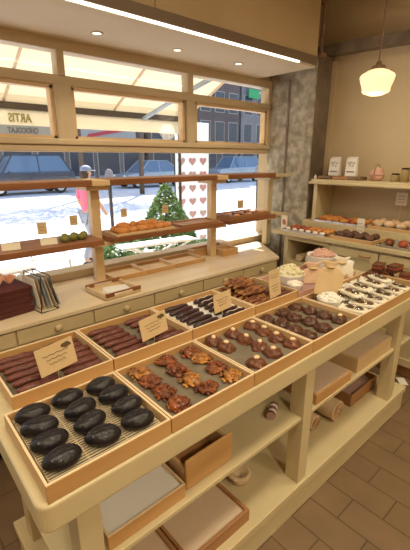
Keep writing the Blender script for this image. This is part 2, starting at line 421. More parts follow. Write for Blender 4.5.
def mk_bun(name, cat, i):
    def fn(p, d):
        c = .0035 * math.exp(-(d.y/.16)**2) * max(0, d.z) * (1 - abs(d.x)**3)
        p.z -= c; return p
    return single(name, MB().blob(.050, .033, .027, (0, 0, .022), .10, 22, i, 24, 14, .25, 0, fn), 'bun', cat)
buns = proto('oval_bun', 'pastry', mk_bun, 4)
rows4 = ['front', 'second', 'third', 'rear']; cols3 = ['left', 'middle', 'right']
for ci, x in enumerate((.247, .360, .470)):
    for ri, y in enumerate((.822, .900, .975, 1.050)):
        jx, jy = random.uniform(-.007, .007), random.uniform(-.004, .004)
        place(buns, USED, ci*4+ri, (x+jx, y+jy, ZT+.0325), random.uniform(-.35, .15) + (.1 if ri == 3 else 0),
              f'glossy black oval bun on the wire rack, {cols3[ci]} column, {rows4[ri]} row', 'black glazed buns')

def mk_cluster(mat):
    def f(name, cat, i):
        m = MB().blob(.036, .032, .018, (0, 0, .011), .7, 60, i+5, 22, 14, .4)
        rnd = random.Random(i*7+3)
        for k in range(46):
            a = rnd.uniform(0, 2*PI); r = .043*math.sqrt(rnd.random())
            m.blob(rnd.uniform(.006, .012), rnd.uniform(.0035, .006), rnd.uniform(.003, .0055), (r*math.cos(a), r*math.sin(a), max(.006, .033 - r*.62 + rnd.uniform(-.003, .004))), .5, 120, k, 7, 5, 0, rnd.uniform(0, 3))
        return single(name, m, mat, cat)
    return f
cl = proto('praline_cluster', 'confection', mk_cluster('praline'), 3) + proto('praline_cluster', 'confection', mk_cluster('praline2'), 2)
for o in cl:
    for v in o.data.vertices: v.co *= .94
for o in dn + dd + [on] if False else []: pass
order = [2, 0, 1, 4, 1, 3, 0, 2, 3, 1, 3, 0]
k = 0
for ci, x in enumerate((.612, .732, .848)):
    for ri, y in enumerate((.822, .898, .975, 1.050)):
        orange = order[k] >= 3
        place(cl, USED, order[k], (x+random.uniform(-.006, .006), y+random.uniform(-.004, .004), ZT+.0282), random.uniform(0, 6),
              f'{"orange" if orange else "red brown"} craggy praline cluster, {cols3[ci]} column, {rows4[ri]} row of its tray', 'praline clusters')
        k += 1

def mk_dome(mat, nut, s=1.0):
    def f(name, cat, i):
        o = single(name, MB().blob(.040*s, .037*s, .031*s, (0, 0, 0), .26, 62, i+1, 30, 18, 1.0), mat, cat)
        if nut: MB().blob(.013, .010, .008, (0.002*i, 0, .0310), .15, 50, i, 10, 8).build('nut', 'nut', o, smooth=True)
        return o
    return f
dn = proto('chocolate_dome', 'confection', mk_dome('choc', True, .96), 3)
k = 0
for ci, (x, ys) in enumerate(((.985, (.822, .985, 1.058)), (1.100, (.828, .900, .978, 1.052)), (1.215, (.825, .900, .978, 1.052)))):
    for ri, y in enumerate(ys):
        rn = (['front', 'second', 'rear'] if ci == 0 else rows4)[ri]
        xx = x
        place(dn, USED, k, (xx+random.uniform(-.006, .006)-0, y, ZT+.0282), random.uniform(0, 6),
              f'milk chocolate dome topped with a pale nut, {cols3[ci]} column, {rn} row', 'nut topped chocolate domes'); k += 1
dd = proto('chocolate_dome', 'confection', mk_dome('choc2', False, 1.0), 3)
on = mk_dome('choc2', True, 1.0)('chocolate_dome', 'confection', 2); 
k = 0
for ci, x in enumerate((1.335, 1.455, 1.575)):
    for ri, y in enumerate((.822, .900, .978, 1.052)):
        loc = (x+random.uniform(-.012, .012), y, ZT+.0282)
        if (ci, ri) == (2, 0):
            on.location = loc; on['label'] = 'dark chocolate dome with one pale nut among the plain domes'; on['group'] = 'plain chocolate domes'; USED.add(on.name)
        else:
            place(dd, USED, k, loc, random.uniform(0, 6), f'plain dark chocolate dome in the fourth tray, {cols3[ci]} column, {rows4[ri]} row', 'plain chocolate domes')
        k += 1

# chocolate bars
def mk_bar(mat, L=.145, stripe=False, seed=0):
    def f(name, cat, i):
        fn = lambda p, d: Vector((math.copysign(min(abs(p.x), 1), p.x), p.y*(1 if abs(d.x) < .8 else 1.25), p.z))
        m = MB().tube([(-L/2, 0, .010), (-L/2+.008, 0, .013), (-L/4, .0015, .0145), (0, -.001, .014), (L/4, .0012, .0148), (L/2-.008, 0, .013), (L/2, 0, .010)],
                      [.005, .011, .0135, .013, .0138, .0115, .005], 12)
        m.v = [(x, y*1.15, max(z, .0015)) for x, y, z in m.v]
        o = single(name, m, mat, cat)
        if stripe:
            s = MB().tube([(-L*.36, -.004, .0262), (-L*.2, .004, .0278), (0, -.004, .0272), (L*.2, .004, .028), (L*.36, -.003, .0265)], .0022, 6)
            s.build('icing', 'icing', o, smooth=True)
        return o
    return f
bars = proto('chocolate_bar', 'confection', mk_bar('eclair'), 3)
side = ['left', 'right']
k = 0
for bi, cols in ((0, (.318, .490)), (1, (.690, .868))):
    for ci, x in enumerate(cols):
        n = 6
        for ri in range(n):
            y = 1.222 + ri*.0475
            place(bars, USED, k, (x + random.uniform(-.008, .008), y, ZT+.0222), random.uniform(-.10, .02),
                  f'reddish brown chocolate bar, {ORD[ri]} from the front, {side[ci]} column, {"first" if bi == 0 else "second"} back tray', 'reddish brown chocolate bars'); k += 1
        if ci == 0 or bi == 1:
            pass
ed = proto('dark_eclair', 'pastry', mk_bar('eclair_dark', .150), 2)
es = proto('iced_eclair', 'pastry', mk_bar('eclair_dark', .150, True), 2)
k = 0
for ci, x in enumerate((1.085, 1.275)):
    for ri in range(6):
        y = 1.222 + ri*.0475
        place(ed if ci == 0 else es, USED, k, (x + random.uniform(-.008, .008), y, ZT+.0222), random.uniform(-.1, .06),
              f'dark glazed eclair on white liner, {ORD[ri]} from the front, {side[ci]} column', 'dark eclairs on white liner'); k += 1
def mk_bisc(name, cat, i):
    m = MB(); rnd = random.Random(i)
    m.blob(.098, .020, .016, (0, 0, .014), .35, 36, i+2, 26, 10, .3)
    for q in range(8):
        m.blob(.010, .006, .005, (rnd.uniform(-.07, .07), rnd.uniform(-.01, .01), .028), .2, 40, q, 8, 6, 0, rnd.uniform(0, 3))
    return single(name, m, 'biscotti', cat)
bi = proto('biscotti', 'pastry', mk_bisc, 3)
k = 0
for lay, (ys, x0, zz) in enumerate((((1.215, 1.255, 1.295, 1.335, 1.375, 1.415, 1.455, 1.49), 1.515, 0), ((1.30, 1.34, 1.38, 1.42, 1.46), 1.525, .030), ((1.37, 1.41, 1.45), 1.52, .056))):
    for ri, y in enumerate(ys):
        place(bi, USED, k, (x0 + random.uniform(-.006, .006), y, ZT+.0222+zz), random.uniform(-.06, .06),
              f'nutty brown biscotti, {ORD[ri]} from the front, {["bottom", "middle", "top"][lay]} layer of its heap', 'heaped biscotti'); k += 1
for ri, y in enumerate((1.22, 1.262, 1.304)):
    place(bars, USED, ri, (1.672, y, ZT+.0222), -.05, f'reddish brown bar right of the biscotti, {ORD[ri]} from the front', 'reddish brown chocolate bars')

# price signs on table
def sign(name, label, x, y, z, w, h, tilt, yaw, zb, mat='kraft', motif=False, group='kraft signs on wire stands', ring=True, lines=3, size=1):
    t = thing(name, label, 'sign', (x, y, zb), yaw, group)
    R = Matrix.Translation((0, 0, z-zb)) @ Matrix.Rotation(tilt, 4, 'Y') @ Matrix.Rotation(-.10, 4, 'X')
    MB().box(-w/2, w/2, -.0008, .0008, -h/2, h/2, R).build('card', mat, t)
    m = MB()
    rnd = random.Random(int(x*1000))
    for q in range(lines):
        zz = h*.16 - q*h*.16; ww = w*(.34 - .06*q)
        seg = 7
        pts = [R @ Vector((-ww + 2*ww*s/seg, -.0014, zz + h*.022*(-1)**s)) for s in range(seg+1)]
        m.tube(pts, h*.011, 4)
    m.build('lettering', 'ink', t)
    if motif:
        mm = MB()
        for dx, dz, r in ((.26, .30, .075), (.33, .33, .065), (.38, .27, .055), (.31, .24, .05)):
            mm.blob(w*r*1.3, .0006, h*r*1.1, R @ Vector((w*dx, -.0014, h*dz)), nu=10, nv=6)
        mm.build('motif', 'ink', t)
    s = MB()
    top = z - h/2 + .006
    if ring:
        pts = [(.011*math.cos(a*PI/8), -.003, top - zb + .006 + .011*math.sin(a*PI/8)) for a in range(17)]
        s.tube(pts, .0012, 6)
    s.tube([(0, .004, 0), (0, -.002, top - zb)], .0013, 6)
    s.lathe([(.012, 0), (.012, .003), (.003, .006)], (0, .004, 0), 12)
    s.build('wire_stand', 'wire' if size else 'darkmetal', t, smooth=True)
    return t
sign('price_sign', 'large tan handwritten sign with dark emblem, over the leftmost bar tray', .385, 1.205, .998, .132, .100, -.10, .06, ZT+.0222, motif=True)
sign('price_sign', 'large tan sign in the second back tray of chocolate bars', .785, 1.205, .992, .132, .092, -.10, .05, ZT+.0222, motif=True)
sign('price_sign', 'tan sign in front of the iced eclairs', 1.178, 1.205, .998, .118, .090, -.04, .05, ZT+.0222)
sign('price_sign', 'tan sign in front of the right end of the biscotti tray', 1.575, 1.205, .975, .10, .100, -.08, .05, ZT+.0222)
sign('price_sign', 'small tan sign behind another one, beside white packets', 1.70, 1.31, .985, .105, .090, -.03, .05, ZT+.0222)
sign('price_sign', 'big blank tan sign leaning over the clear packets at right', 1.83, 1.03, .985, .19, .125, .22, -.35, ZT+.0222, lines=0)

# right end packets ---------------------------------------------------------
def mk_packet(name, cat, i):
    t = thing(name, '', cat)
    m = MB()
    pr = rounded(-.038, .038, -.060, .060, .01, 2); 
    m.prism(pr, 0, .018)
    b = m.build('wrapper', 'card_white', t, bevel=.006)
    for s in (-1, 1):
        fr = MB(); vs = []; fs = []
        for q in range(9):
            x = -.040 + q*.010
            vs += [(x, s*.058, .010), (x, s*.076, .012 + .006*(-1)**q)]
        for q in range(8): fs.append((q*2, q*2+1, q*2+3, q*2+2))
        n = len(vs); vs2 = [(a, b_, c-.0015) for a, b_, c in vs]
        fr.add(vs + vs2, fs + [tuple(r+n for r in f)[::-1] for f in fs])
        fr.build('frill', 'paper', t)
    c = MB()
    for q in range(2): c.blob(.020, .020, .008, (0, -.024 + q*.046, .021), .2, 40, i+q, 12, 8)
    c.build('cookie', ['choc2', 'choc', 'brownball'][i % 3], t, smooth=True)
    MB().blob(.033, .052, .016, (0, 0, .019), 0, 1, 0, 16, 10, 1.0).build('clear_window', 'clear', t, smooth=True)
    return t
pk = proto('cookie_packet', 'packet', mk_packet, 3)
k = 0
for ri in range(2):
    for ci in range(6):
        x = 1.775 + ci*.108; y = .845 + ri*.165
        if ri == 1 and ci == 0: continue
        place(pk, USED, k, (x, y, ZT+.0222), random.uniform(-.35, .3), f'white frilled cookie packet, {["front", "rear"][ri]} row, {ORD[ci]} from the left end', 'frilled cookie packets'); k += 1
for ci in range(4):
    place(pk, USED, k, (1.90 + ci*.125, .93 + .015*(ci % 2), ZT+.0222+.036), random.uniform(-.5, -.1), f'white frilled cookie packet lying on top of others, {ORD[ci]} from left', 'frilled cookie packets'); k += 1
# meringue tub
def tub(label, x, y, z, r, h, fill, cat='tub', lid=True, group='paper tubs of sweets', heap=.4, n=26):
    t = thing('sweets_tub', label, cat, (x, y, z), 0, group)
    MB().lathe([(.001, .002), (r*.78, .002), (r, h), (r+.004, h+.002), (r+.003, h-.004), (r*.8, .0)], n=28, close=False).build('bowl', 'paper', t, smooth=True)
    m = MB(); rnd = random.Random(int(x*999))
    for q in range(n):
        a = rnd.uniform(0, 2*PI); rr = r*.78*math.sqrt(rnd.random())
        m.blob(.016, .014, .011, (rr*math.cos(a), rr*math.sin(a), h*.9 + (r-rr)*heap), .4, 50, q, 8, 6, 0, rnd.uniform(0, 3))
    m.blob(r*.92, r*.92, h*.5 + r*heap*.7, (0, 0, h*.5), .1, 30, 2, 16, 10, .6)
    o = m.build('sweets', fill, t, smooth=True); o['kind'] = 'stuff'
    return t
tub('white meringues heaped in a paper tub left of the big tan sign', 1.75, .975, ZT+.0222, .062, .042, 'sugarwhite', heap=.5)
wooden_tray('cardboard_tray', 'shallow mauve tray under paper tubs at the back of the table', 'tray', 1.762, 2.42, 1.175, 1.515, ZT, .035, mat='pinkpaper', base='purple')
tub('creamy yellow sweets heaped in the left paper tub behind the meringues', 1.93, 1.37, ZT+.0105, .095, .07, 'cream2', heap=.75, n=40)
tub('pinkish sweets heaped high in the right paper tub at the back', 2.32, 1.385, ZT+.0105, .100, .12, 'pinkpaper', heap=.6, n=50)
tub('small tub of white sweets beside the tan sign at the back row', 1.825, 1.25, ZT+.0105, .045, .05, 'sugarwhite', heap=.3, n=12)
def giftbag(label, x, y, z, w, h, mat, rz=0):
    t = thing('gift_bag', label, 'bag', (x, y, z), rz, 'cellophane gift bags')
    prof = [(-w/2, 0), (w/2, 0), (w*.56, h*.35), (w*.42, h*.62), (w*.22, h*.70), (w*.42, h), (w*.1, h*.92), (-w*.2, h), (-w*.45, h*.95), (-w*.22, h*.70), (-w*.44, h*.60), (-w*.56, h*.3)]
    vs = []; n = len(prof); fs = []
    for s, d in ((-1, 1), (1, 1)):
        vs += [(p[0], s*w*.26*(1 if p[1] < h*.6 else .25), p[1]) for p in prof]
    fs = [tuple(range(n))[::-1], tuple(range(n, 2*n))] + [(i, (i+1) % n, n+(i+1) % n, n+i) for i in range(n)]
    MB().add(vs, fs).build('sack', mat, t, bevel=.008, segs=3)
    MB().lathe([(w*.20, -.004), (w*.225, 0), (w*.20, .004)], (0, 0, h*.70), 14).build('tie', 'kraft', t, smooth=True)
for i, (x, y, z_, r) in enumerate(((2.05, 1.28, ZT+.0105, -.6), (2.165, 1.22, ZT+.0105, -.9), (2.31, 1.225, ZT+.0105, -.7))):
    giftbag(['tan gift bag behind the big tan sign', 'tan gift bag between two other bags behind the sign', 'cream gift bag nearest the cake slices'][i], x, y, z_, .14, .14, ['peach', 'kraft', 'card_white'][i], r)
MB_ = MB().lathe([(.001, .002), (.022, .002), (.030, .085), (.032, .085), (.024, 0)], n=20, close=False)
t = tag(MB_.build('paper_cup', 'paper', None, smooth=True, loc=(2.46, 1.25, ZT)), 'tall white paper cup at the back right of the table', 'cup')
def mk_cake(name, cat, i):
    t = thing(name, '', cat)
    MB().box(-.05, .05, -.032, .032, 0, .022).build('lower_layer', 'choc2', t, bevel=.003)
    MB().box(-.05, .05, -.032, .032, .022, .030).build('filling', 'redbun', t)
    MB().box(-.05, .05, -.032, .032, .030, .046).build('upper_layer', 'choc', t, bevel=.003)
    return t
ck = proto('cake_slice', 'cake', mk_cake, 1)
cakes = [(2.33, 1.04, 0, .1, 'left cake slice of the bottom layer at the table end'), (2.445, .99, 0, .0, 'middle cake slice of the bottom layer at the table end'), (2.475, .885, 0, .3, 'front cake slice of the bottom layer at the table end'),
         (2.37, 1.03, .0465, .2, 'left cake slice on top of the pile'), (2.455, .945, .0465, -.1, 'right cake slice on top of the pile')]
t = thing('cake_stand', 'low wooden board under the brown cake slices', 'board', (2.475, .97, ZT))
MB().box(-.045, .09, -.15, .15, 0, .027).build('block', 'pine', t, bevel=.004)
for i, (x, y, z, r, l) in enumerate(cakes):
    place(ck, USED, 0, (x+.06 if x < 2.44 else x+.02, y if x < 2.44 else y, ZT+.0275+z), r, l, 'stacked cake slices')

# ------------------------------------------------------------------ window counter
t = thing('window_counter', 'long pale wooden counter with drawers beneath the shop window', 'counter', (0, 0, 0))
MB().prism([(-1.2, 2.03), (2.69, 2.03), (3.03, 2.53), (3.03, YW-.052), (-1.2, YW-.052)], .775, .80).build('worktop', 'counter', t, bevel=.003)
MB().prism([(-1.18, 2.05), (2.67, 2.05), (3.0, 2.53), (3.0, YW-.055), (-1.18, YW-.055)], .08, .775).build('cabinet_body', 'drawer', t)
for i in range(-3, 6):
    x0 = .464 + (i-0)*.4425; x1 = x0 + .4325
    if x1 > 2.69: break
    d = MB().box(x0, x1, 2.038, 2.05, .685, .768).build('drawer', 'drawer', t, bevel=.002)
    kx = (x0+x1)/2
    MB().lathe([(.006, -.004), (.008, -.012), (.020, -.018), (.021, -.024), (.012, -.030)], (kx, 2.04, .727), 18, 'y').build('knob', 'drawer', d, smooth=True)
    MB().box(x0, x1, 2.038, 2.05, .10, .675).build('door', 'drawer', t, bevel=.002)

# shelving on window counter: posts and boards
def post(label, x, y, mat, top=1.475):
    t = thing('shelf_post', label, 'post', (x, y, .80), 0, 'posts carrying the window shelves')
    MB().box(-.032, .032, -.028, .028, 0, top-.80).build('upright', mat, t, bevel=.003)
    MB().box(-.085, .085, -.09, .09, top-.80-.03, top-.80).build('bracket', mat, t, bevel=.003)
    MB().box(-.085, .085, -.10, .10, .265, .295).build('lower_bracket', mat, t, bevel=.003)
post('tan wooden post carrying the window shelves, behind the papers tray', 1.165, 2.47, 'pine')
post('tan wooden post carrying the window shelves, beside the wooden box', 2.265, 2.47, 'pine')
post('pale cream post at the right end of the window shelves', 3.03, 2.47, 'cream', 1.475)
SY0, SY1 = 2.33, 2.60
def board(name, label, x0, x1, z0, z1, mat, y0=SY0, y1=SY1, group='window display shelves', cat='shelf'):
    o = MB().box(-(x1-x0)/2, (x1-x0)/2, -(y1-y0)/2, (y1-y0)/2, 0, z1-z0).build(name, mat, None, bevel=.003, loc=((x0+x1)/2, (y0+y1)/2, z0))
    return tag(o, label, cat, group)
board('shelf_board', 'dark brown upper window shelf in the left bay', -.6, 1.10, 1.476, 1.515, 'darkwood')
board('shelf_board', 'dark brown upper window shelf in the middle bay', 1.23, 2.20, 1.476, 1.515, 'darkwood')
board('shelf_board', 'dark brown upper window shelf in the right bay', 2.33, 2.96, 1.476, 1.515, 'darkwood')
board('shelf_block', 'light yellow wood block on top of the left tan post', 1.102, 1.228, 1.476, 1.512, 'pine', group='blocks on post tops', cat='block')
board('shelf_block', 'light wood block on top of the middle tan post', 2.202, 2.328, 1.476, 1.512, 'pine', group='blocks on post tops', cat='block')
board('shelf_board', 'dark brown lower window shelf in the left bay', -.6, 1.13, 1.098, 1.135, 'darkwood', SY0-.05)
board('shelf_board', 'dark brown lower window shelf in the middle bay', 1.20, 2.23, 1.098, 1.135, 'darkwood', SY0-.05)
board('shelf_board', 'dark brown lower window shelf in the right bay', 2.30, 2.93, 1.098, 1.135, 'darkwood', SY0-.05)
board('shelf_board', 'short cream upper shelf piece on the pale right post', 2.965, 3.20, 1.476, 1.50, 'cream')
board('shelf_board', 'short cream lower shelf piece on the pale right post', 3.066, 3.20, 1.098, 1.118, 'cream')
# things on lower shelves
ZS = 1.135
def smallsign(label, x, y, z, w, h, mat, zb):
    t = thing('price_card', label, 'sign', (x, y, zb), -.25, 'small price cards on the window shelves')
    MB().box(-w/2, w/2, -.001, .001, z-zb-h/2, z-zb+h/2).build('card', mat, t)
    MB().tube([(0, .002, 0), (0, .002, z-zb)], .0015, 6).build('stem', 'darkmetal', t)
    m = MB()
    for q in range(2): m.box(-w*.3, w*.3, -.0018, -.001, z-zb+h*(.1-q*.25)-.001, z-zb+h*(.1-q*.25)+.001)
    m.build('lettering', 'ink', t)
smallsign('tan price card standing left on the lower left window shelf', .78, 2.40, 1.235, .055, .075, 'kraft', ZS)
smallsign('tan price card standing beside the green figs', 1.005, 2.45, 1.255, .05, .065, 'kraft', ZS)
smallsign('tan price card behind the left end of the croissants', 1.365, 2.42, 1.275, .045, .06, 'kraft', ZS)
smallsign('orange tan price card in front of the conical bush', 1.75, 2.45, 1.265, .05, .065, 'kraft', ZS)
smallsign('pale orange price card above the cookie tray in the right bay', 2.63, 2.47, 1.235, .065, .075, 'kraft', ZS)
def whitecard(label, x, y, rz):
    o = MB().box(-.05, .05, -.002, .002, 0, .042, Matrix.Rotation(-.35, 4, 'X')).build('folded_card', 'card_white', None, loc=(x, y, ZS), rz=rz)
    tag(o, label, 'card', 'folded white cards')
whitecard('low pale folded card at the left edge of the window shelf', .58, 2.36, -.15)
whitecard('low pale folded card between the tan card and figs', .80, 2.36, -.15)
fg = proto('green_fig', 'fruit', lambda n, c, i: single(n, MB().blob(.030, .026, .024, (0, 0, .021), .25, 30, i, 14, 10, .2), 'fig', c), 2)
for i in range(6):
    place(fg, USED, i, (.90+(i % 3)*.062+.03*(i//3 % 2), 2.38+.055*(i//3), ZS+.001), i*1.3, f'green fig in the {["front", "back"][i//3]} line, {ORD[i % 3]} from left', 'green figs on the shelf')
def mk_cro(mat, s=1):
    def f(name, cat, i):
        m = MB(); pts = []; rs = []
        for q in range(9):
            a = -1.1 + 2.2*q/8
            pts.append((.05*s*math.sin(a), .03*s*(1-math.cos(a)), .024*s)); rs.append(s*(.008 + .017*math.cos(a*1.25)**1 + (.0025 if q % 2 else 0)))
        m.tube(pts, rs, 12)
        m.v = [(x, y, max(z, .001)) for x, y, z in m.v]
        return single(name, m, mat, cat)
    return f
cr = proto('croissant', 'pastry', mk_cro('croissant'), 3)
t = wooden_tray('pastry_board', 'low tan tray under the croissants in the middle window bay', 'tray', 1.235, 1.72, 2.295, 2.47, ZS, .018, th=.006, mat='kraft', base='kraft', baseh=.006)
k = 0
for ri in range(2):
    for ci in range(6):
        place(cr, USED, k, (1.29+ci*.075, 2.335+ri*.065, ZS+.007), random.uniform(-1, 1), f'golden croissant on the window shelf, {["front", "back"][ri]} row, {ORD[ci]} from left', 'croissants on the window shelf'); k += 1
for ci in range(4):
    place(cr, USED, k, (1.32+ci*.08, 2.36, ZS+.036), random.uniform(-1, 1), f'golden croissant piled on the others, {ORD[ci]} from left', 'croissants on the window shelf'); k += 1
t = wooden_tray('pastry_board', 'brown tray with flat cookies in the right window bay', 'tray', 2.34, 2.86, 2.30, 2.56, ZS, .03, th=.010, mat='brownwood', base='brownwood')
ckf = proto('flat_cookie', 'cookie', lambda n, c, i: single(n, MB().blob(.034, .034, .013, (0, 0, .011), .2, 30, i, 16, 8, .2), 'croissant' if i else 'praline', c), 2)
k = 0
for ri in range(2):
    for ci in range(6):
        place(ckf, USED, k, (2.39+ci*.082, 2.37+ri*.10, ZS+.0105), 0, f'flat brown cookie in the right bay, {["front", "back"][ri]} row, {ORD[ci]} from left', 'flat cookies in the right bay'); k += 1
wooden_tray('pastry_board', 'thin empty brown tray beside the middle post on the lower shelf', 'tray', 1.80, 2.20, 2.30, 2.50, ZS, .015, th=.008, mat='brownwood', base='brownwood', baseh=.006)

# things on the counter
ZC = .80
for i, (x0, x1) in enumerate(((1.215, 1.50), (1.505, 1.77), (1.775, 2.09))):
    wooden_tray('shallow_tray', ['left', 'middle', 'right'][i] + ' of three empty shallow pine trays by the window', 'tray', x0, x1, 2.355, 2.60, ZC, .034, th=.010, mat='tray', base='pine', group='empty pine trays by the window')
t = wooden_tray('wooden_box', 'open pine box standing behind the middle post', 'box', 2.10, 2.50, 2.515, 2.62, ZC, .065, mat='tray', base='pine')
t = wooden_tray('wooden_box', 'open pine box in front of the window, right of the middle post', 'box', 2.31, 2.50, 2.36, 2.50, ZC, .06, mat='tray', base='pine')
# papers tray
t = thing('serving_tray', 'white tray with dark handles holding papers on the counter', 'tray', (1.115, 2.18, ZC), .06)
MB().box(-.13, .13, -.13, .13, 0, .008).build('base', 'kraft', t)
MB().box(-.13, -.118, -.13, .13, 0, .035).build('rail', 'kraft', t); MB().box(.118, .13, -.13, .13, 0, .035).build('rail', 'kraft', t)
MB().box(-.118, .118, -.13, -.12, 0, .022).build('rail', 'kraft', t); MB().box(-.118, .118, .12, .13, 0, .022).build('rail', 'kraft', t)
for s in (-1, 1):
    m = MB().box(-.13, -.07, s*.125-.008, s*.125+.008, .02, .045).box(.07, .13, s*.125-.008, s*.125+.008, .02, .045).box(-.07, .07, s*.125-.006, s*.125+.006, .036, .045)
    m.build('handle', 'darkwood', t, bevel=.003)
for i in range(3):
    o = MB().box(-.08, .08, -.055, .055, 0, .002).build('paper_sheet', 'paper', None, loc=(1.13+.006*i, 2.17+.01*i, ZC+.0085+.003*i), rz=.3-.25*i)
    tag(o, ['white paper sheet at the bottom of the tray stack', 'white paper sheet in the middle of the tray stack', 'white paper sheet on top in the handled tray'][i], 'paper', 'papers in the tray')
# burgundy boxes
for i in range(5):
    t = thing('gift_box', f'dark burgundy gift box, {ORD[i]} from the bottom of the stack by the window', 'box', (.47+.004*(-1)**i, 2.30, ZC+i*.031), .12+.02*(-1)**i, 'stacked burgundy boxes')
    MB().box(-.12, .12, -.13, .13, 0, .022).build('base', 'burg', t, bevel=.002)
    MB().box(-.123, .123, -.133, .133, .016, .030).build('lid', 'burg', t, bevel=.002)
for i, (dx, dy) in enumerate(((-.02, -.03), (.06, .02), (.0, .07))):
    m = MB(); vs = [(0, 0, 0)]; n = 12; rnd = random.Random(i)
    vs = []; 
    for q in range(n):
        a = 2*PI*q/n
        vs.append((.012*math.cos(a), .012*math.sin(a), 0))
    for q in range(n):
        a = 2*PI*q/n; rr = .03 + .015*(-1)**q
        vs.append((rr*math.cos(a), rr*math.sin(a), .035+.015*rnd.random()))
    vs += [(x*.86, y*.86, z+.0015) for x, y, z in vs]
    fs = [(q, (q+1) % n, n+(q+1) % n, n+q) for q in range(n)]
    fs += [tuple(2*n+r for r in f)[::-1] for f in fs] + [tuple(range(n))[::-1]]
    o = m.add(vs, fs).build('tissue_paper', 'tissue', None, loc=(.47+dx, 2.30+dy, ZC+.155))
    tag(o, ['peach tissue tuft on the burgundy boxes, nearest the camera', 'peach tissue tuft on the burgundy boxes, furthest right', 'peach tissue tuft on the burgundy boxes, nearest the window'][i], 'tissue paper', 'tissue tufts on the boxes')
# wire magazine rack
t = thing('wire_stand', 'tall dark wire rack holding paper doilies on the counter', 'rack', (.66, 2.22, ZC), .15)
m = MB()
for y in (-.10, .10):
    m.tube([(-.05, y, .003), (.055, y, .003), (.02, y, .215), (-.03, y, .215), (-.05, y, .003)], .003, 6)
for x, z in ((-.05, .003), (.055, .003), (.02, .215), (-.03, .215)):
    m.tube([(x, -.10, z), (x, .10, z)], .003, 6)
m.build('wire_frame', 'darkmetal', t)
for i in range(6):
    R = Matrix.Translation((.63+.022*i, 2.23, ZC+.012)) @ Matrix.Rotation(.15, 4, 'Z') @ Matrix.Rotation(-.12-.03*i, 4, 'Y')
    m = MB().box(-.0012, .0012, -.075, .075, 0, .185)
    o = m.build('paper_bag', ['paper', 'linen', 'bluegrey'][i % 3], None); o.matrix_world = R
    tag(o, f'flat paper bag in the wire rack, {ORD[i]} from the left', 'bag', 'flat bags in the wire rack')

# ------------------------------------------------------------------ right cabinet
XF = 2.88
t = thing('side_counter', 'cream panelled counter along the right wall with open cubby', 'counter', (0, 0, 0))
MB().prism([(2.85, -1.5), (XR-.003, -1.5), (XR-.003, 2.14), (3.225, 2.14), (3.225, 2.257), (2.85, 2.257)], .965, 1.0).build('worktop', 'cream', t, bevel=.004)
MB().box(XF+.05, XR-.005, -1.45, 2.10, 0, .09).build('plinth', 'brownwood', t)
m = MB().box(XF, XR-.004, 2.085, 2.125, .09, .965).box(XF, XR-.004, 1.66, 1.70, .09, .965).box(3.42, XR-.004, 1.70, 2.085, .09, .965)
m.box(XF, 3.42, 1.70, 2.085, .925, .965).box(XF, 3.42, 1.70, 2.085, .695, .72).box(XF, 3.42, 1.70, 2.085, .45, .475).box(XF, 3.42, 1.70, 2.085, .09, .12)
m.build('cubby', 'cream', t)
MB().box(XF+.01, XR-.004, -1.45, 1.66, .09, .965).build('cabinet_body', 'cream', t)
y = 1.655
for i in range(7):
    y1 = y; y0 = y-.43
    d = MB().box(XF-.008, XF+.01, y0+.005, y1-.005, .11, .945)
    d = d.build('door', 'cream', t, bevel=.003)
    m = MB().box(XF-.016, XF-.008, y0+.005, y0+.065, .11, .945).box(XF-.016, XF-.008, y1-.065, y1-.005, .11, .945).box(XF-.016, XF-.008, y0+.065, y1-.065, .11, .17).box(XF-.016, XF-.008, y0+.065, y1-.065, .875, .945)
    m.build('door_frame', 'cream', d, bevel=.003)
    yc = y1-.32
    MB().tube([(XF-.016, yc-.045, .91), (XF-.03, yc-.04, .908), (XF-.032, yc, .905), (XF-.03, yc+.04, .908), (XF-.016, yc+.045, .91)], .005, 8).build('handle', 'brownwood', d, smooth=True)
    y -= .43
# cubby contents
for i, (y, r, x, l) in enumerate(((1.99, .035, 3.02, 'rolled cream cloth at left in the open cubby'), (1.90, .035, 3.04, 'rolled cream cloth in the middle of the open cubby'), (1.81, .030, 3.02, 'rolled grey cloth at right in the open cubby'))):
    m = MB().lathe([(.006, -.09), (r-.004, -.09), (r, -.085), (r, .085), (r-.004, .09), (.006, .09)], (0, 0, r+.001), 18, 'x')
    tag(m.build('rolled_cloth', ['cloth', 'paper', 'bluegrey'][i], None, smooth=False, loc=(x, y, .72)), l, 'cloth', 'rolled cloths in the cubby')
o = MB().box(-.12, .12, -.15, .15, 0, .09).build('storage_box', 'brownwood', None, loc=(3.05, 1.89, .475), bevel=.003); tag(o, 'dark brown box low in the open cubby', 'box')
# step riser
o = MB().box(-.17, .17, -1.7, 1.7, 0, .075).build('display_riser', 'cream', None, loc=(3.325, .43, 1.0), bevel=.004); tag(o, 'cream raised step along the back of the side counter', 'shelf')
# wall shelf with end panel
t = thing('pastry_shelf', 'cream wall shelf with moulded edge on an end panel above the pastries', 'shelf', (0, 0, 0))
MB().box(3.20, XR-.004, -1.2, 2.10, 1.435, 1.462).build('board', 'cream', t, bevel=.005)
MB().box(3.185, 3.21, -1.2, 2.115, 1.415, 1.440).build('edge_moulding', 'cream', t, bevel=.008)
MB().box(3.22, XR-.004, 2.035, 2.075, 1.075, 1.436).build('end_panel', 'cream', t, bevel=.003)
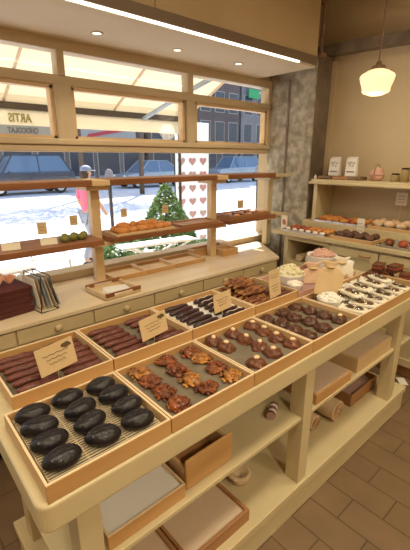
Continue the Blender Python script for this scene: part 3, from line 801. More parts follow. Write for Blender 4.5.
# trays on the side counter
def steel_tray(label, x0, x1, y0, y1, z, rz=0):
    t = thing('steel_tray', label, 'tray', ((x0+x1)/2, (y0+y1)/2, z), rz, 'steel trays of pastries')
    a, b = (x1-x0)/2, (y1-y0)/2
    MB().box(-a, a, -b, b, 0, .004).build('base', 'steel', t)
    m = MB()
    for s in (-1, 1):
        m.box(-a, a, s*b-.003, s*b+.003, 0, .020).box(s*a-.003, s*a+.003, -b, b, 0, .020)
    m.build('rim', 'steel', t, bevel=.002)
    return t
ZR = 1.0
steel_tray('steel tray with sugared and red pastries, left end of the side counter', 2.87, 3.13, 1.70, 2.16, ZR)
wooden_tray('pastry_board', 'pine board tray under dark brown cookie balls on the side counter', 'tray', 2.87, 3.12, 1.29, 1.66, ZR, .03, group=None)
steel_tray('steel tray of brown rolls, right end of the side counter', 2.87, 3.13, .80, 1.26, ZR)
ZR2 = 1.075
steel_tray('steel tray of orange pastries on the raised step', 3.17, 3.44, 1.52, 2.01, ZR2)
wooden_tray('pastry_board', 'pine tray under sugar dusted buns on the raised step', 'tray', 3.17, 3.44, .95, 1.49, ZR2, .025)
rb = proto('red_pastry', 'pastry', lambda n, c, i: single(n, MB().blob(.030, .024, .020, (0, 0, .017), .3, 40, i, 14, 10, .2), 'redbun', c), 2)
wb = proto('sugared_pastry', 'pastry', lambda n, c, i: single(n, MB().blob(.026, .022, .016, (0, 0, .013), .3, 40, i, 12, 8, .2), 'sugarwhite', c), 2)
ob = proto('orange_pastry', 'pastry', lambda n, c, i: single(n, MB().blob(.040, .030, .024, (0, 0, .020), .2, 30, i, 16, 10, .2), 'croissant', c), 3)
bb = proto('brown_cookie_ball', 'cookie', lambda n, c, i: single(n, MB().blob(.038, .038, .030, (0, 0, .026), .2, 30, i, 16, 10, .2), 'brownball', c), 2)
br = proto('brown_roll', 'pastry', lambda n, c, i: single(n, MB().blob(.065, .036, .028, (0, 0, .024), .15, 25, i, 18, 10, .2), 'redbun' if i else 'praline', c), 2)
sb = proto('sugar_dusted_bun', 'pastry', lambda n, c, i: single(n, MB().blob(.046, .038, .034, (0, 0, .028), .25, 28, i, 16, 10, .2), 'sugar', c), 2)
k = 0
for ri in range(3):
    for ci in range(6):
        y = 2.12 - ci*.072; x = 2.92 + ri*.07
        lab = f'{ORD[ri]} row from the front, {ORD[ci]} from left'
        if ri == 0: place(wb, USED, k, (x, y, ZR+.0045), k, 'white sugared pastry on the steel tray, ' + lab, 'sugared pastries')
        elif ci < 3: place(rb, USED, k, (x, y, ZR+.0045), k, 'red brown pastry on the steel tray, ' + lab, 'red pastries')
        else: place(ob, USED, k, (x, y, ZR+.0045), k, 'orange pastry on the left steel tray, ' + lab, 'orange pastries')
        k += 1
for ri in range(2):
    for ci in range(4):
        place(bb, USED, k, (2.93+ri*.10, 1.60-ci*.085, ZR+.0105), k, f'dark brown cookie ball, {["front", "back"][ri]} row, {ORD[ci]} from left', 'dark cookie balls'); k += 1
for ci in range(4):
    place(br, USED, k, (2.97, 1.20-ci*.10, ZR+.0045), .25, f'plump brown roll on the right steel tray, {ORD[ci]} from left', 'brown rolls'); k += 1
for ri in range(3):
    for ci in range(6):
        place(ob if (ci+ri) % 4 else rb, USED, k, (3.215+ri*.082, 1.965-ci*.080, ZR2+.0045), k, f'orange brown pastry on the raised step, {ORD[ri]} row, {ORD[ci]} from left', 'pastries on the raised steel tray'); k += 1
for ri in range(2):
    for ci in range(5):
        place(sb, USED, k, (3.245+ri*.11, 1.435-ci*.10, ZR2+.0105), k, f'sugar dusted bun, {["front", "back"][ri]} row, {ORD[ci]} from left', 'sugar dusted buns'); k += 1
# price cards right
def rcard(label, x, y, z0, z1, w, rz=-PI/2, mat='card_white', motif=False):
    t = thing('price_card', label, 'sign', (x, y, z0), rz, 'cards on the side counter')
    h = z1-z0
    MB().box(-w/2, w/2, -.0015, .0015, .0, h).build('card', mat, t)
    m = MB()
    if motif: m.blob(w*.28, .001, h*.22, (0, -.002, h*.48), .4, 60, 1, 10, 6)
    else:
        for q in range(3): m.box(-w*.3, w*.3, -.0024, -.0014, h*(.72-q*.2)-.0015, h*(.72-q*.2)+.0015)
    m.build('print', 'redbun' if motif else 'ink', t)
    return t
rcard('framed white card with orange flower print at the left end of the side counter', 2.98, 2.215, 1.0, 1.125, .085, -PI/2-.2, motif=True)
rcard('white price card standing between steel tray and pine board', 3.15, 1.535, 1.0, 1.155, .07, -PI/2-.1)
t = thing('price_card', 'white price card on a clip above the sugar dusted buns', 'sign', (3.40, 1.33, ZR2), -PI/2, 'cards on the side counter')
MB().box(-.045, .045, -.0015, .0015, .19, .295).build('card', 'card_white', t)
m = MB()
for q in range(3): m.box(-.028, .028, -.0024, -.0014, .265-q*.025, .268-q*.025)
m.build('print', 'ink', t); MB().tube([(0, .003, 0), (0, .003, .2)], .002, 6).build('stem', 'wire', t)
# wall shelf items
ZW = 1.462
for i, y in enumerate((1.93, 1.765)):
    t = thing('coffee_bag', ['left', 'right'][i] + ' one of two white printed paper bags on the wall shelf', 'bag', (3.32, y, ZW+.03), -PI/2+.1, 'white printed bags')
    MB().add([(-.05, -.03, 0), (.05, -.03, 0), (.05, .03, 0), (-.05, .03, 0), (-.047, -.02, .15), (.047, -.02, .15), (.047, .015, .17), (-.047, .015, .17)],
             [(0, 3, 2, 1), (4, 5, 6, 7), (0, 1, 5, 4), (1, 2, 6, 5), (2, 3, 7, 6), (3, 0, 4, 7)]).build('sack', 'paper', t, bevel=.004)
    m = MB()
    for dx, dz in ((-.024, .115), (0, .12), (.024, .115), (-.012, .095), (.014, .09)):
        m.tube([(dx-.007, -.0255, dz-.012), (dx+.004, -.0235, dz+.01), (dx+.008, -.0258, dz-.008)], .0022, 5)
    m.box(-.035, .035, -.031, -.0265, .035, .045)
    m.build('print', 'signtext', t)
for i, (y, w) in enumerate(((1.99, .13), (1.83, .15), (1.70, .12))):
    o = MB().box(-w/2, w/2, -.07, .07, 0, .029).build('flat_box', 'rust' if i != 1 else 'brownwood', None, loc=(3.31, y, ZW), rz=PI/2, bevel=.006)
    tag(o, ['flat brown box at the left end of the wall shelf', 'flat dark box under the white printed bags', 'flat brown box right of the white printed bags'][i], 'box', 'flat boxes on the wall shelf')
t = thing('gift_basket', 'small pink wrapped basket on the wall shelf', 'basket', (3.33, 1.535, ZW))
MB().lathe([(.03, 0), (.045, .004), (.06, .05), (.063, .052), (.05, .045), (.04, .01)], n=20).build('basket', 'pinkpaper', t, smooth=True)
MB().blob(.055, .055, .06, (0, 0, .05), .35, 30, 3, 18, 12, .3).build('wrapped_contents', 'pinkpaper', t, smooth=True)
MB().tube([(0.058*math.cos(a*PI/10), 0, .05+.085*math.sin(a*PI/10)) for a in range(11)], .003, 6).build('hoop', 'rust', t)
for i, (y, h) in enumerate(((1.375, .055), (1.30, .10), (1.22, .055))):
    t = thing('glass_jar', ['short preserve jar with dark lid on the wall shelf, leftmost', 'tall preserve jar with dark lid on the wall shelf', 'short preserve jar with dark lid right of the tall one'][i], 'jar', (3.32, y, ZW), 0, 'preserve jars on the wall shelf')
    MB().lathe([(.03, 0), (.034, .004), (.034, h-.01), (.028, h)], n=20).build('jar_body', 'jar', t, smooth=True)
    MB().lathe([(.030, h), (.031, h+.012), (.001, h+.012)], n=20).build('lid', 'darkmetal', t)
t = thing('salt_shaker', 'tiny white bottle at the left end of the wall shelf', 'bottle', (3.235, 2.075, ZW))
MB().lathe([(.012, 0), (.013, .02), (.006, .028), (.006, .036), (.001, .037)], n=14).build('bottle_body', 'paper', t, smooth=True)

# ------------------------------------------------------------------ lower shelves of the display table
ZM = .537
def liner(parent, a, b, z, mat='paper', th=.002): return MB().box(-a, a, -b, b, z, z+th).build('liner', mat, parent)
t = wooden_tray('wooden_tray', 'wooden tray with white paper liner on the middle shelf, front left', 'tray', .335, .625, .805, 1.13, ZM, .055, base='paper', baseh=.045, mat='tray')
t = thing('wooden_crate', 'plain brown wooden crate on the middle shelf beside the white lined tray', 'box', (.73, .985, ZM))
MB().box(-.09, .135, -.165, -.153, 0, .125).build('front_panel', 'tray', t, bevel=.012)
MB().box(-.09, .135, .150, .162, 0, .125).build('back_panel', 'tray', t, bevel=.006)
MB().box(-.09, -.078, -.153, .150, 0, .09).build('side_panel', 'tray_y', t); MB().box(.123, .135, -.153, .150, 0, .09).build('side_panel', 'tray_y', t)
MB().box(-.078, .123, -.153, .150, .001, .012).build('base', 'brownwood', t)
# striped ribbon spool
t = thing('ribbon_spool', 'small dark and white speckled ribbon spool beside the middle leg', 'spool', (1.19, .885, ZM), .5)
MB().lathe([(.006, -.04), (.020, -.04), (.020, .04), (.006, .04)], (0, 0, .0205), 16, 'x').build('core', 'purple', t)
for i in range(5):
    MB().lathe([(.006, -.038+i*.018), (.0202, -.038+i*.018), (.0202, -.030+i*.018), (.006, -.030+i*.018)], (0, 0, .0207), 16, 'x').build('ribbon_band', 'paper' if i % 2 else 'burg', t)
def gbox(label, x0, x1, y0, y1, z, h, mat, lid, rz=0, group='boxes under the table', paper=True):
    t = thing('lidded_box', label, 'box', ((x0+x1)/2, (y0+y1)/2, z), rz, group)
    a, b = (x1-x0)/2, (y1-y0)/2
    MB().box(-a, a, -b, b, 0, h).build('carton', mat, t, bevel=.002)
    MB().box(-a+.008, a-.008, -b+.008, b-.008, h, h+.004).build('sheet', lid, t)
gbox('pinkish topped wooden box on the middle shelf, right of the middle leg', 1.395, 1.72, .79, 1.00, ZM, .055, 'tray', 'linen', rz=.0)
gbox('large pale box at the far end of the middle shelf', 1.80, 2.215, .80, 1.02, ZM, .085, 'pine', 'linen')
wooden_tray('wooden_tray', 'dark rimmed tray between two boxes on the middle shelf', 'tray', 1.42, 2.20, 1.06, 1.29, ZM, .05, mat='brownwood', base='linen', baseh=.03)
# bottom shelf
ZB = .17
for i, (x0, x1) in enumerate(((.36, .625), (.63, .96))):
    wooden_tray('dark_tray', ['dark rimmed tray with beige liner on the bottom shelf, left', 'dark rimmed tray with beige liner on the bottom shelf, right of its twin'][i], 'tray', x0, x1, .80, 1.05, ZB, .06, th=.014, mat='brownwood', base='linen', baseh=.045, group='dark trays on the bottom shelf')
def coil(label, x, y, z, r):
    t = thing('coiled_basket', label, 'basket', (x, y, z), 0)
    m = MB(); pts = []
    for q in range(70):
        a = q*.42; rr = r*.25 + r*.72*q/69; pts.append((rr*math.cos(a), rr*math.sin(a), .012+.03*q/69))
    m.tube(pts, .011, 6); m.build('coil', 'cloth', t, smooth=True)
    MB().lathe([(.001, .0), (r*.8, 0), (r*.95, .03), (r*.9, .03), (r*.7, .008), (.001, .008)], n=20, close=False).build('bowl', 'cloth', t, smooth=True)
coil('small round coiled basket on the bottom shelf behind the dark tray', 1.085, .98, ZB, .055)
def roll(label, x, y, z, r, L, mat='cloth'):
    t = thing('paper_roll', label, 'roll', (x, y, z), 0, 'rolls on the bottom shelf')
    n = 24
    MB().lathe([(r*.35, -L/2), (r-.003, -L/2), (r, -L/2+.003), (r, L/2-.003), (r-.003, L/2), (r*.35, L/2)], (0, 0, r+.001), n, 'y').build('wound_sheet', mat, t)
    m = MB()
    for k in range(3):
        rr = r*(.5+.16*k); m.tube([(rr*math.cos(a*PI/10), -L/2-.001, r+.001+rr*math.sin(a*PI/10)) for a in range(21)], .0015, 5)
    m.build('wound_edges', 'brownwood', t)
    MB().lathe([(r*.22, -L/2-.002), (r*.35, -L/2-.002), (r*.35, L/2), (r*.22, L/2)], (0, 0, r+.001), 16, 'y', close=False).build('core', 'brownwood', t)
roll('large beige paper roll lying on the bottom shelf, right of the middle leg', 1.83, 1.0, ZB, .062, .22)
roll('smaller beige paper roll just behind the middle leg', 1.66, 1.04, ZB, .045, .22)
wooden_tray('dark_box', 'dark open box with mauve lining at the far end of the bottom shelf', 'box', 2.00, 2.34, .90, 1.12, ZB, .085, mat='brownwood', base='purple', baseh=.05)
wooden_tray('dark_box', 'dark slatted crate far back on the bottom shelf behind the middle leg', 'box', 1.32, 1.52, 1.12, 1.38, ZB, .12, mat='darkwood', base='darkwood')
o = MB().box(-.03, .03, -.03, .03, 0, .05).build('cream_block', 'cream', None, loc=(2.36, .83, ZB), bevel=.003); tag(o, 'small cream block at the foot of the far leg', 'block')
o = MB().box(-.05, .05, -.03, .03, 0, .0015).build('white_floor_patch', 'paper', None, loc=(2.83, .90, .0005), rz=.7); tag(o, 'thin white patch lying on the tiled floor', 'paper')  # thin white patch on the floor tiles
# crate left underside
t = wooden_tray('dark_box', 'narrow reddish wooden box on the bottom shelf behind the left front leg', 'box', .33, .44, 1.10, 1.42, ZB, .16, mat='brownwood', base='darkwood')

# ------------------------------------------------------------------ outside
GZ = -.10
gs = struct('ground', MB().box(-30, 70, YW+.15, 60, GZ-.1, GZ), 'road')
struct('trim_3', MB().box(-30, 50, YW+.15, 6.6, GZ, GZ+.012), 'paving')
struct('trim_4', MB().box(-30, 70, 23.2, 28, GZ, GZ+.12), 'paving')
# awning
YA = 4.5
t = thing('awning', 'cream canvas awning over the pavement with dark front bar', 'awning', (0, 0, 0))
XA0, XA1 = -2.0, 3.70
MB().add([(XA0, 2.86, 3.05), (XA1, 2.86, 3.05), (XA1, YA, 2.27), (XA0, YA, 2.27), (XA0, 2.86, 3.06), (XA1, 2.86, 3.06), (XA1, YA, 2.28), (XA0, YA, 2.28)],
         [(0, 1, 2, 3), (7, 6, 5, 4), (0, 4, 5, 1), (2, 6, 7, 3), (1, 5, 6, 2), (0, 3, 7, 4)]).build('canopy', 'awning', t)
MB().box(XA0, XA1, YA-.03, YA+.03, 2.135, 2.20).build('front_bar', 'awnbar', t)
MB().box(XA0, XA1, YA+.012, YA+.018, 1.975, 2.135).build('valance', 'awning', t)
MB().box(XA0, XA1, YA-.005, YA, 2.20, 2.275).build('front_strip', 'awning', t)
for x in (-.05, 1.25, 2.5, 3.66):
    MB().tube([(x, 2.9, 2.99), (x, YA, 2.215)], .016, 6).build('rafter', 'linen', t)
for xa, xb in ((2.55, 3.1),):
    MB().tube([(2.95, 2.95, 2.50), (2.93, 3.6, 2.36), (2.88, YA-.05, 2.13)], .028, 8).build('folding_arm', 'bluegrey', t, smooth=True)
def text(body, x, z, size, mat, parent, y, nm='lettering', width=1.0, thick=.004, sx=.75):
    cu = bpy.data.curves.new(nm, 'FONT'); cu.body = body; cu.size = size; cu.extrude = thick; cu.offset = .002; cu.space_character = width
    o = bpy.data.objects.new(nm, cu); COL.objects.link(o); o.parent = parent
    o.location = (x, y, z); o.rotation_euler = (PI/2, 0, PI); cu.materials.append(M[mat])
    bpy.context.view_layer.update(); me = bpy.data.meshes.new_from_object(o.evaluated_get(bpy.context.evaluated_depsgraph_get()))
    q = bpy.data.objects.new(nm, me); COL.objects.link(q); q.parent = parent; q.location = o.location; q.rotation_euler = o.rotation_euler; q.scale = (sx, 1, 1)
    bpy.data.objects.remove(o); return q
text('ARTIS', 1.50, 2.015, .118, 'yellowtext', t, YA+.015, width=1.0, thick=.008)
t = thing('hanging_sign', 'grey blue sign board with lettering seen from behind, under the awning', 'sign', (1.22, YA, 1.845))
MB().box(-.95, .48, -.004, .004, 0, .135).build('board', 'bluegrey', t)
text('CHOCOLAT', .335, .060, .075, 'signtext', t, 0, width=1.0, thick=.008)
# road side pole on right (dark box hardware)
t = thing('signal_pole', 'dark pole with a control box and cable at the awning corner', 'pole', (3.62, 4.66, GZ))
MB().tube([(0, 0, .0), (0, 0, 2.9)], .022, 8).build('pole', 'darkmetal', t)
MB().box(-.06, .06, -.05, .05, 2.28, 2.46).build('control_box', 'bluegrey', t, bevel=.01)
MB().tube([(-.05, 0, 2.3), (-.12, 0, 2.2), (-.13, 0, 2.0), (-.05, 0, 1.9)], .012, 6).build('cable', 'darkmetal', t)
# banner with hearts
t = thing('heart_banner', 'white standing banner covered with rows of pink and brown hearts', 'banner', (4.31, 5.2, GZ), -.12)
MB().box(-.34, .34, -.004, .004, .15, 2.32).build('sheet', 'banner', t)
MB().tube([(-.35, 0, 0), (-.35, 0, 2.35)], .01, 6).build('stand_pole', 'darkmetal', t); MB().tube([(.35, 0, 0), (.35, 0, 2.35)], .01, 6).build('stand_pole', 'darkmetal', t)
def heart(cx, cz, s):
    p = []
    for q in range(16):
        a = 2*PI*q/16; p.append((cx + s*.062*16*math.sin(a)**3/16*1.0*1.0, cz + s*(13*math.cos(a)-5*math.cos(2*a)-2*math.cos(3*a)-math.cos(4*a))/16*.062))
    return p
for r in range(8):
    for c in range(3):
        MB().prism(heart(-.22+.22*c, .35+.225*r, 1.2), -.008, .008, 'y').build('heart', 'heart', t)
# foliage
def leaves(n, fn, size, rnd):
    m = MB()
    for _ in range(n):
        p = Vector(fn(rnd)); u = Vector((rnd.uniform(-1, 1), rnd.uniform(-1, 1), rnd.uniform(-1, 1))).normalized(); w = u.orthogonal().normalized()
        s = size*rnd.uniform(.6, 1.3); q = u.cross(w)
        m.add([p-u*s, p+w*s*.4, p+u*s, p-w*s*.4], [(0, 1, 2, 3)])
    return m
def conebush(label, x, y, r, h, zb, n=4600):
    t = thing('conical_bush', label, 'bush', (x, y, GZ), 0, 'potted bushes outside')
    def fn(rnd):
        z = h*(1-math.sqrt(rnd.random())*1.0); a = rnd.uniform(0, 2*PI); rr = r*(1-(z/h)**1.25)*math.sqrt(rnd.uniform(.5, 1))
        return (rr*math.cos(a), rr*math.sin(a), zb+z)
    leaves(n, fn, .038, random.Random(3)).build('foliage', 'leaf2', t)
    MB().tube([(0, 0, .2), (0, 0, zb+h*.9)], [.03, .01], 6).build('trunk', 'bark', t)
    MB().lathe([(.16, 0), (.2, .3), (.22, .3), (.22, .34), (.18, .34)], n=20).build('pot', 'pot', t, smooth=True)
conebush('pale green conical bush in a pot outside the window', 3.30, 4.6, .48, .95, .50)
def roundbush(label, x, y, r, h, zb, n=1500):
    t = thing('round_bush', label, 'bush', (x, y, GZ), 0, 'potted bushes outside')
    def fn(rnd):
        d = Vector((rnd.gauss(0, 1), rnd.gauss(0, 1), rnd.gauss(0, 1))).normalized()*rnd.uniform(.7, 1)
        return (d.x*r, d.y*r, zb+h/2+d.z*h/2)
    leaves(n, fn, .04, random.Random(5)).build('foliage', 'leaf', t)
    MB().tube([(0, 0, .1), (0, 0, zb+h*.5)], .02, 6).build('trunk', 'bark', t)
    MB().lathe([(.12, 0), (.15, .2), (.16, .2), (.16, .23), (.13, .23)], n=18).build('pot', 'pot', t, smooth=True)
roundbush('low dark green bush behind the bistro table braces', 2.45, 4.45, .30, .46, .30)
roundbush('low dark green bush below the conical bush', 3.3, 3.75, .27, .46, .24)
# bistro tables / chairs
def bistro(label, x, y, rz=0.2):
    t = thing('bistro_table', label, 'table', (x, y, GZ), rz, 'white bistro furniture outside')
    MB().box(-.5, .5, -.11, .11, .76, .785).build('table_top', 'whitemetal', t, bevel=.008)
    for yy in (-.08, .08):
        for s in (-1, 1): MB().tube([(s*.42, yy, .76), (0, yy, .60), (-s*.36, yy, 0)], .014, 6).build('leg', 'whitemetal', t)
    MB().tube([(0, -.08, .60), (0, .08, .60)], .012, 6).build('stretcher', 'whitemetal', t)
bistro('white folding bistro table outside behind the pine trays', 2.55, 3.75, -.1)
bistro('white folding bistro table outside at far left', .55, 3.6, .1)
def bchair(label, x, y, rz):
    t = thing('bistro_chair', label, 'chair', (x, y, GZ), rz, 'white bistro furniture outside')
    MB().box(-.2, .2, -.2, .2, .44, .455).build('seat', 'whitemetal', t, bevel=.01)
    for sx in (-1, 1):
        MB().tube([(sx*.18, -.2, 0), (sx*.18, .18, .45)], .010, 6).build('leg', 'whitemetal', t)
        MB().tube([(sx*.18, .25, 0), (sx*.18, -.18, .45), (sx*.18, -.22, .82)], .010, 6).build('leg', 'whitemetal', t)
    m = MB()
    for z in (.62, .72, .80): m.box(-.18, .18, -.215, -.205, z, z+.03)
    m.build('backrest', 'whitemetal', t)
bchair('white slatted bistro chair outside, left of the tan post', 1.33, 4.15, 2.6)
bchair('white slatted bistro chair outside, between the two bistro tables', 1.62, 3.6, -1.9)
# person
def skin_mesh(name, mat, parent, verts, edges, radii, root=0, sub=2):
    me = bpy.data.meshes.new(name); me.from_pydata(verts, edges, []); me.update(); me.materials.append(M[mat])
    o = bpy.data.objects.new(name, me); COL.objects.link(o)
    if parent: o.parent = parent
    s = o.modifiers.new('s', 'SKIN'); s.use_smooth_shade = True
    for i, r in enumerate(radii):
        sv = me.skin_vertices[0].data[i]; sv.radius = r if isinstance(r, tuple) else (r, r); sv.use_root = (i == root)
    su = o.modifiers.new('u', 'SUBSURF'); su.levels = su.render_levels = sub
    return o
V = [(0, 0, .84), (0, 0, 1.02), (0, 0, 1.20), (0, 0, 1.34), (0.005, 0, 1.42), (.015, 0, 1.50), (.02, 0, 1.58),
     (0, .09, .80), (.10, .09, .45), (.02, .09, .08), (.14, .09, .03),
     (0, -.09, .80), (-.04, -.09, .45), (-.20, -.09, .10), (-.10, -.09, .03),
     (0, .17, 1.31), (-.04, .21, 1.07), (.07, .21, .85), (.10, .21, .78),
     (0, -.17, 1.31), (.05, -.21, 1.07), (.18, -.20, .88), (.22, -.20, .82)]
Eg = [(0, 1), (1, 2), (2, 3), (3, 4), (4, 5), (5, 6), (0, 7), (7, 8), (8, 9), (9, 10), (0, 11), (11, 12), (12, 13), (13, 14), (3, 15), (15, 16), (16, 17), (17, 18), (3, 19), (19, 20), (20, 21), (21, 22)]
Rr = [.11, .10, .115, .09, .045, .085, .075, .085, .055, .038, .035, .085, .055, .038, .035, .05, .038, .028, .03, .05, .038, .028, .03]
per = thing('person', 'person in a pink shirt and grey blue cap walking past outside', 'person', (2.78, 6.1, GZ), .15)
body = skin_mesh('body', 'skin', per, V, Eg, Rr)
idx = [0, 1, 2, 3, 15, 16, 19, 20]
skin_mesh('shirt', 'shirt', per, [V[i] for i in idx] , [(0, 1), (1, 2), (2, 3), (3, 4), (4, 5), (3, 6), (6, 7)], [.128, .122, .135, .105, .066, .055, .066, .055])
skin_mesh('trousers', 'jeans', per, [V[i] for i in (0, 7, 8, 9, 11, 12, 13)], [(0, 1), (1, 2), (2, 3), (0, 4), (4, 5), (5, 6)], [.118, .10, .072, .058, .10, .072, .058])
MB().blob(.095, .088, .075, (.01, 0, 1.565), nu=20, nv=12, flat=.75).build('cap', 'cap', per, smooth=True)
MB().box(.07, .17, -.06, .06, 1.545, 1.555).build('cap_visor', 'cap', per, bevel=.004)
MB().blob(.07, .085, .085, (-.03, 0, 1.49), .1, 20, 1, 16, 12).build('hair', 'hair', per, smooth=True)
m = MB().blob(.014, .010, .016, (.103, 0, 1.50)); m.build('nose', 'skin', per, smooth=True)
for s in (-1, 1):
    MB().blob(.006, .010, .006, (.096, s*.03, 1.525), nu=10, nv=8).build('eye', 'hair', per, smooth=True)
    MB().blob(.014, .008, .022, (.015, s*.085, 1.50), nu=10, nv=8).build('ear', 'skin', per, smooth=True)
for yy, xx in ((.09, .08), (-.09, -.14)): MB().blob(.12, .045, .04, (xx, yy, .035), nu=14, nv=8, flat=.1).build('shoe', 'shoe', per, smooth=True)
# cars
def car(label, x, y, L, H, mat, suv=False, rz=0):
    t = thing('car', label, 'car', (x, y, GZ), rz, 'cars parked across the street')
    W = 1.75
    low = [(-L*.5, .35), (-L*.49, .62), (-L*.44, .80), (-L*.2, .92), (L*.3, .95), (L*.47, .90), (L*.5, .6), (L*.49, .32)] if not suv else \
          [(-L*.5, .40), (-L*.5, .75), (-L*.46, 1.0), (-L*.2, 1.08), (L*.3, 1.10), (L*.48, 1.08), (L*.5, .7), (L*.49, .38)]
    MB().prism(low, -W/2, W/2, 'y').build('body', mat, t, bevel=.08, segs=3)
    zb = .92 if not suv else 1.08
    xa, xb, xc, xd = (-L*.26, -L*.10, L*.20, L*.40) if not suv else (-L*.26, -L*.14, L*.36, L*.46)
    tw = W/2-.28
    MB().add([(xa, -W/2+.08, zb-.03), (xd, -W/2+.08, zb-.03), (xd, W/2-.08, zb-.03), (xa, W/2-.08, zb-.03), (xb, -tw, H-.04), (xc, -tw, H-.04), (xc, tw, H-.04), (xb, tw, H-.04)],
             [(0, 3, 2, 1), (4, 5, 6, 7), (0, 1, 5, 4), (1, 2, 6, 5), (2, 3, 7, 6), (3, 0, 4, 7)]).build('windows', 'carglass', t, bevel=.04)
    MB().box(xb-.02, xc+.02, -tw-.02, tw+.02, H-.05, H).build('roof', mat, t, bevel=.03)
    for f in (.02, .98):
        for s in (-1, 1):
            a = Vector((xa, s*(W/2-.07), zb-.03)) if f < .5 else Vector((xd, s*(W/2-.07), zb-.03)); b = Vector((xb, s*(tw+.01), H-.04)) if f < .5 else Vector((xc, s*(tw+.01), H-.04))
            MB().tube([a, b], .035, 6).build('pillar', mat, t)
    xm = (xb+xc)/2
    for s in (-1, 1): MB().tube([(xm, s*(W/2-.07), zb-.03), (xm, s*(tw+.01), H-.04)], .03, 6).build('pillar', mat, t)
    for wx in (-L*.31, L*.31):
        for s in (-1, 1):
            w_ = MB().lathe([(.2, -.1), (.31, -.1), (.33, -.07), (.33, .07), (.31, .1), (.2, .1)], (wx, s*(W/2-.08), .33), 24, 'y').build('wheel', 'tyre', t, smooth=True)
            MB().lathe([(.01, -.11), (.2, -.105), (.2, .105), (.01, .11)], (wx, s*(W/2-.08), .33), 16, 'y').build('hubcap', 'steel', w_)
    for s in (-1, 1):
        MB().blob(.06, .14, .07, (-L*.47, s*W*.36, .72 if not suv else .85)).build('headlight', 'whitemetal', t, smooth=True)
        MB().blob(.06, .14, .07, (L*.485, s*W*.36, .75 if not suv else .9)).build('tail_light', 'redsign', t, smooth=True)
        MB().blob(.06, .09, .05, (-L*.2, s*(W/2+.08), zb+.02)).build('mirror', mat, t, smooth=True)
car('dark navy estate car with large windows, parked at far left of the street', 6.3, 21.0, 4.7, 1.92, 'carblue', True)
car('silver blue saloon car parked across the street in the middle', 13.9, 21.0, 4.7, 1.62, 'carsilver')
car('silver blue car parked furthest right beyond the heart banner', 21.6, 21.0, 4.8, 1.86, 'carsilver', True)
# buildings
def building(label, x0, x1, y, h, mat, nx, nz, z0=3.3, sh=1.7, shop=True):
    t = thing('building', label, 'building', ((x0+x1)/2, y, GZ), 0, 'buildings across the street')
    a = (x1-x0)/2
    MB().box(-a, a, 0, 8, 0, h).build('wall', mat, t)
    for iz in range(nz):
        for ix in range(nx):
            wx = -a + (ix+.5)*2*a/nx; wz = z0 + iz*2.6
            f = MB().box(wx-.62, wx+.62, -.06, .01, wz-.06, wz+sh+.06).build('window', 'btrim', t)
            MB().box(wx-.55, wx+.55, -.08, -.058, wz, wz+sh).build('pane', 'bglass', f)
    if shop:
        n = max(2, int(2*a/2.2))
        for i in range(n):
            wx = -a + (i+.5)*2*a/n
            f = MB().box(wx-.95, wx+.95, -.06, .01, .25, 2.5).build('shop_window', 'btrim', t)
            MB().box(wx-.88, wx+.88, -.09, -.058, .45, 2.42).build('pane', 'bglass', f)
        MB().box(-a+.1, a-.1, -.15, .0, 2.55, 2.95).build('fascia', 'bgrey' if mat != 'bgrey' else 'bbrown', t)
    MB().box(-a, a, -.2, 8, h, h+.25).build('cornice', 'btrim', t)
    return t
building('grey shop building across the street, leftmost', -9, 6.8, 28, 12, 'bgrey', 6, 2)
b2 = building('brown building with a red shop sign across the street', 7.1, 18.2, 28.2, 14, 'bbrown', 5, 3)
sg = MB().box(-.8, 4.6, -.30, -.18, 3.0, 4.1).build('sign_board', 'btrim', b2)
MB().prism([(.3, 3.15), (1.4, 3.35), (3.6, 3.75), (3.7, 4.0), (2.6, 3.95), (2.2, 3.75), (.6, 3.45)], -.34, -.30, 'y').build('red_emblem', 'redsign', sg)
building('dark brick building across the street behind the heart banner', 18.5, 29.3, 28, 18, 'brick', 6, 4)
b4 = building('grey building with a green sign, furthest right', 29.6, 43.0, 28, 17, 'bgrey', 7, 5)
MB().box(-6.2, -4.6, -.5, -.4, 7.4, 8.2).build('green_sign', 'greensign', b4)
building('brown building beyond the grey one at the far right', 43.3, 60.0, 28, 14, 'bbrown', 8, 3)
# street trees
def tree(label, x, y, h, r, n=2500, lf='leaf'):
    t = thing('street_tree', label, 'tree', (x, y, GZ), 0, 'street trees')
    m = MB().tube([(0, 0, 0), (.03, 0, h*.35), (-.02, .02, h*.62)], [.13, .10, .07], 8)
    rnd = random.Random(int(x*10))
    for q in range(7):
        a = q*.9; m.tube([(0, 0, h*(.4+.03*q)), (r*.5*math.cos(a), r*.5*math.sin(a), h*(.62+.03*q)), (r*.8*math.cos(a), r*.8*math.sin(a), h*.85)], [.05, .03, .01], 5)
    m.build('trunk', 'bark', t, smooth=True)
    def fn(rd):
        d = Vector((rd.gauss(0, 1), rd.gauss(0, 1), rd.gauss(0, 1))).normalized()*rd.uniform(.4, 1)
        return (d.x*r, d.y*r, h*.8+d.z*r*.7)
    leaves(n, fn, .16, rnd).build('foliage', lf, t)
tree('street tree with dark trunk in front of the middle silver car', 10.6, 16.8, 7.8, 1.9)
tree('street tree at the far right near the green sign', 23.5, 18.2, 9.5, 2.6, lf='leaf2')
tree('street tree with dark trunk in front of the dark navy car', 7.4, 16.6, 7.4, 1.9)
for i, (x, y) in enumerate(((5.0, 8.0), (9.5, 8.2))):
    t = thing('parking_meter', ['grey parking meter on the kerb beside the dark navy car', 'grey parking meter on the kerb nearer to the heart banner'][i], 'post', (x-.8*(1-i), y, GZ), 0, 'kerb posts')
    MB().tube([(0, 0, 0), (0, 0, 1.25)], .04, 10).build('pole', 'darkmetal', t)
    MB().blob(.10, .08, .16, (0, 0, 1.36)).build('head', 'bgrey', t, smooth=True)

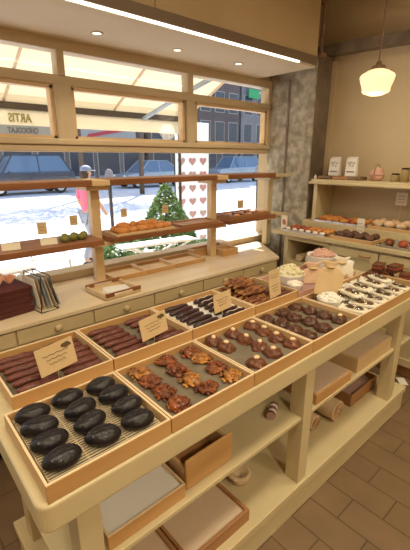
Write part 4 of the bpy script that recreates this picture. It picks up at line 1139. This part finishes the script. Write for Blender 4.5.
# ------------------------------------------------------------------ lights
w = bpy.data.worlds.new('world'); SC.world = w; w.use_nodes = True
nt = w.node_tree; nt.nodes.clear()
sky = nt.nodes.new('ShaderNodeTexSky'); sky.sky_type = 'NISHITA'; sky.sun_disc = False
sky.sun_elevation = math.radians(50); sky.sun_rotation = math.radians(25); sky.air_density = 1.2; sky.dust_density = 2
bg = nt.nodes.new('ShaderNodeBackground'); bg.inputs[1].default_value = .50
o_ = nt.nodes.new('ShaderNodeOutputWorld'); nt.links.new(sky.outputs[0], bg.inputs[0]); nt.links.new(bg.outputs[0], o_.inputs[0])
def light(name, typ, loc, energy, col, rot=None, **k):
    l = bpy.data.lights.new(name, typ); l.energy = energy; l.color = col
    for a, b in k.items(): setattr(l, a, b)
    o = bpy.data.objects.new(name, l); COL.objects.link(o); o.location = loc
    if rot is not None: o.rotation_euler = rot
    return o
sd = Vector((-.70, -.75, -1.15)).normalized()   # travel direction of sunlight
s = light('sun', 'SUN', (0, 10, 10), 13, (1.0, .97, .91), angle=.01)
s.rotation_euler = sd.to_track_quat('-Z', 'Y').to_euler()
WARM = (1.0, .865, .60)
for i, (x, y, e) in enumerate(((.5, .1, 21), (2.0, .3, 22), (1.9, -1.9, 34), (-1.1, .8, 27), (.1, -2.0, 56))):  # unseen area lights added near the ceiling to brighten room and table shelves
    light('ceiling_fill', 'AREA', (x, y, CZ-.03), e, WARM, (0, 0, 0), shape='DISK', size=.45, spread=2.7)
for x, y in ((1.24, 2.385), (1.83, 2.36), (2.44, 2.355)):
    light('downlight_lamp', 'SPOT', (x, y, 2.355), 6, WARM, (0, 0, 0), spot_size=1.6, spot_blend=.8, shadow_soft_size=.03)
light('pendant_bulb', 'POINT', (px, py, pz-.22), 3, WARM, shadow_soft_size=.09)
light('strip_lamp', 'AREA', (.2, 2.01, 2.355), 5, (1, .9, .75), (0, 0, 0), shape='RECTANGLE', size=5.0, size_y=.03)

SC.cycles.use_denoising = True
try: SC.cycles.denoiser = 'OPENIMAGEDENOISE'
except Exception: pass
SC.cycles.max_bounces = 8; SC.cycles.transparent_max_bounces = 12
SC.cycles.sample_clamp_indirect = 6
vs_ = SC.view_settings
vs_.view_transform = 'Standard'; vs_.look = 'None'; vs_.exposure = 0; vs_.gamma = 1; vs_.use_curve_mapping = False
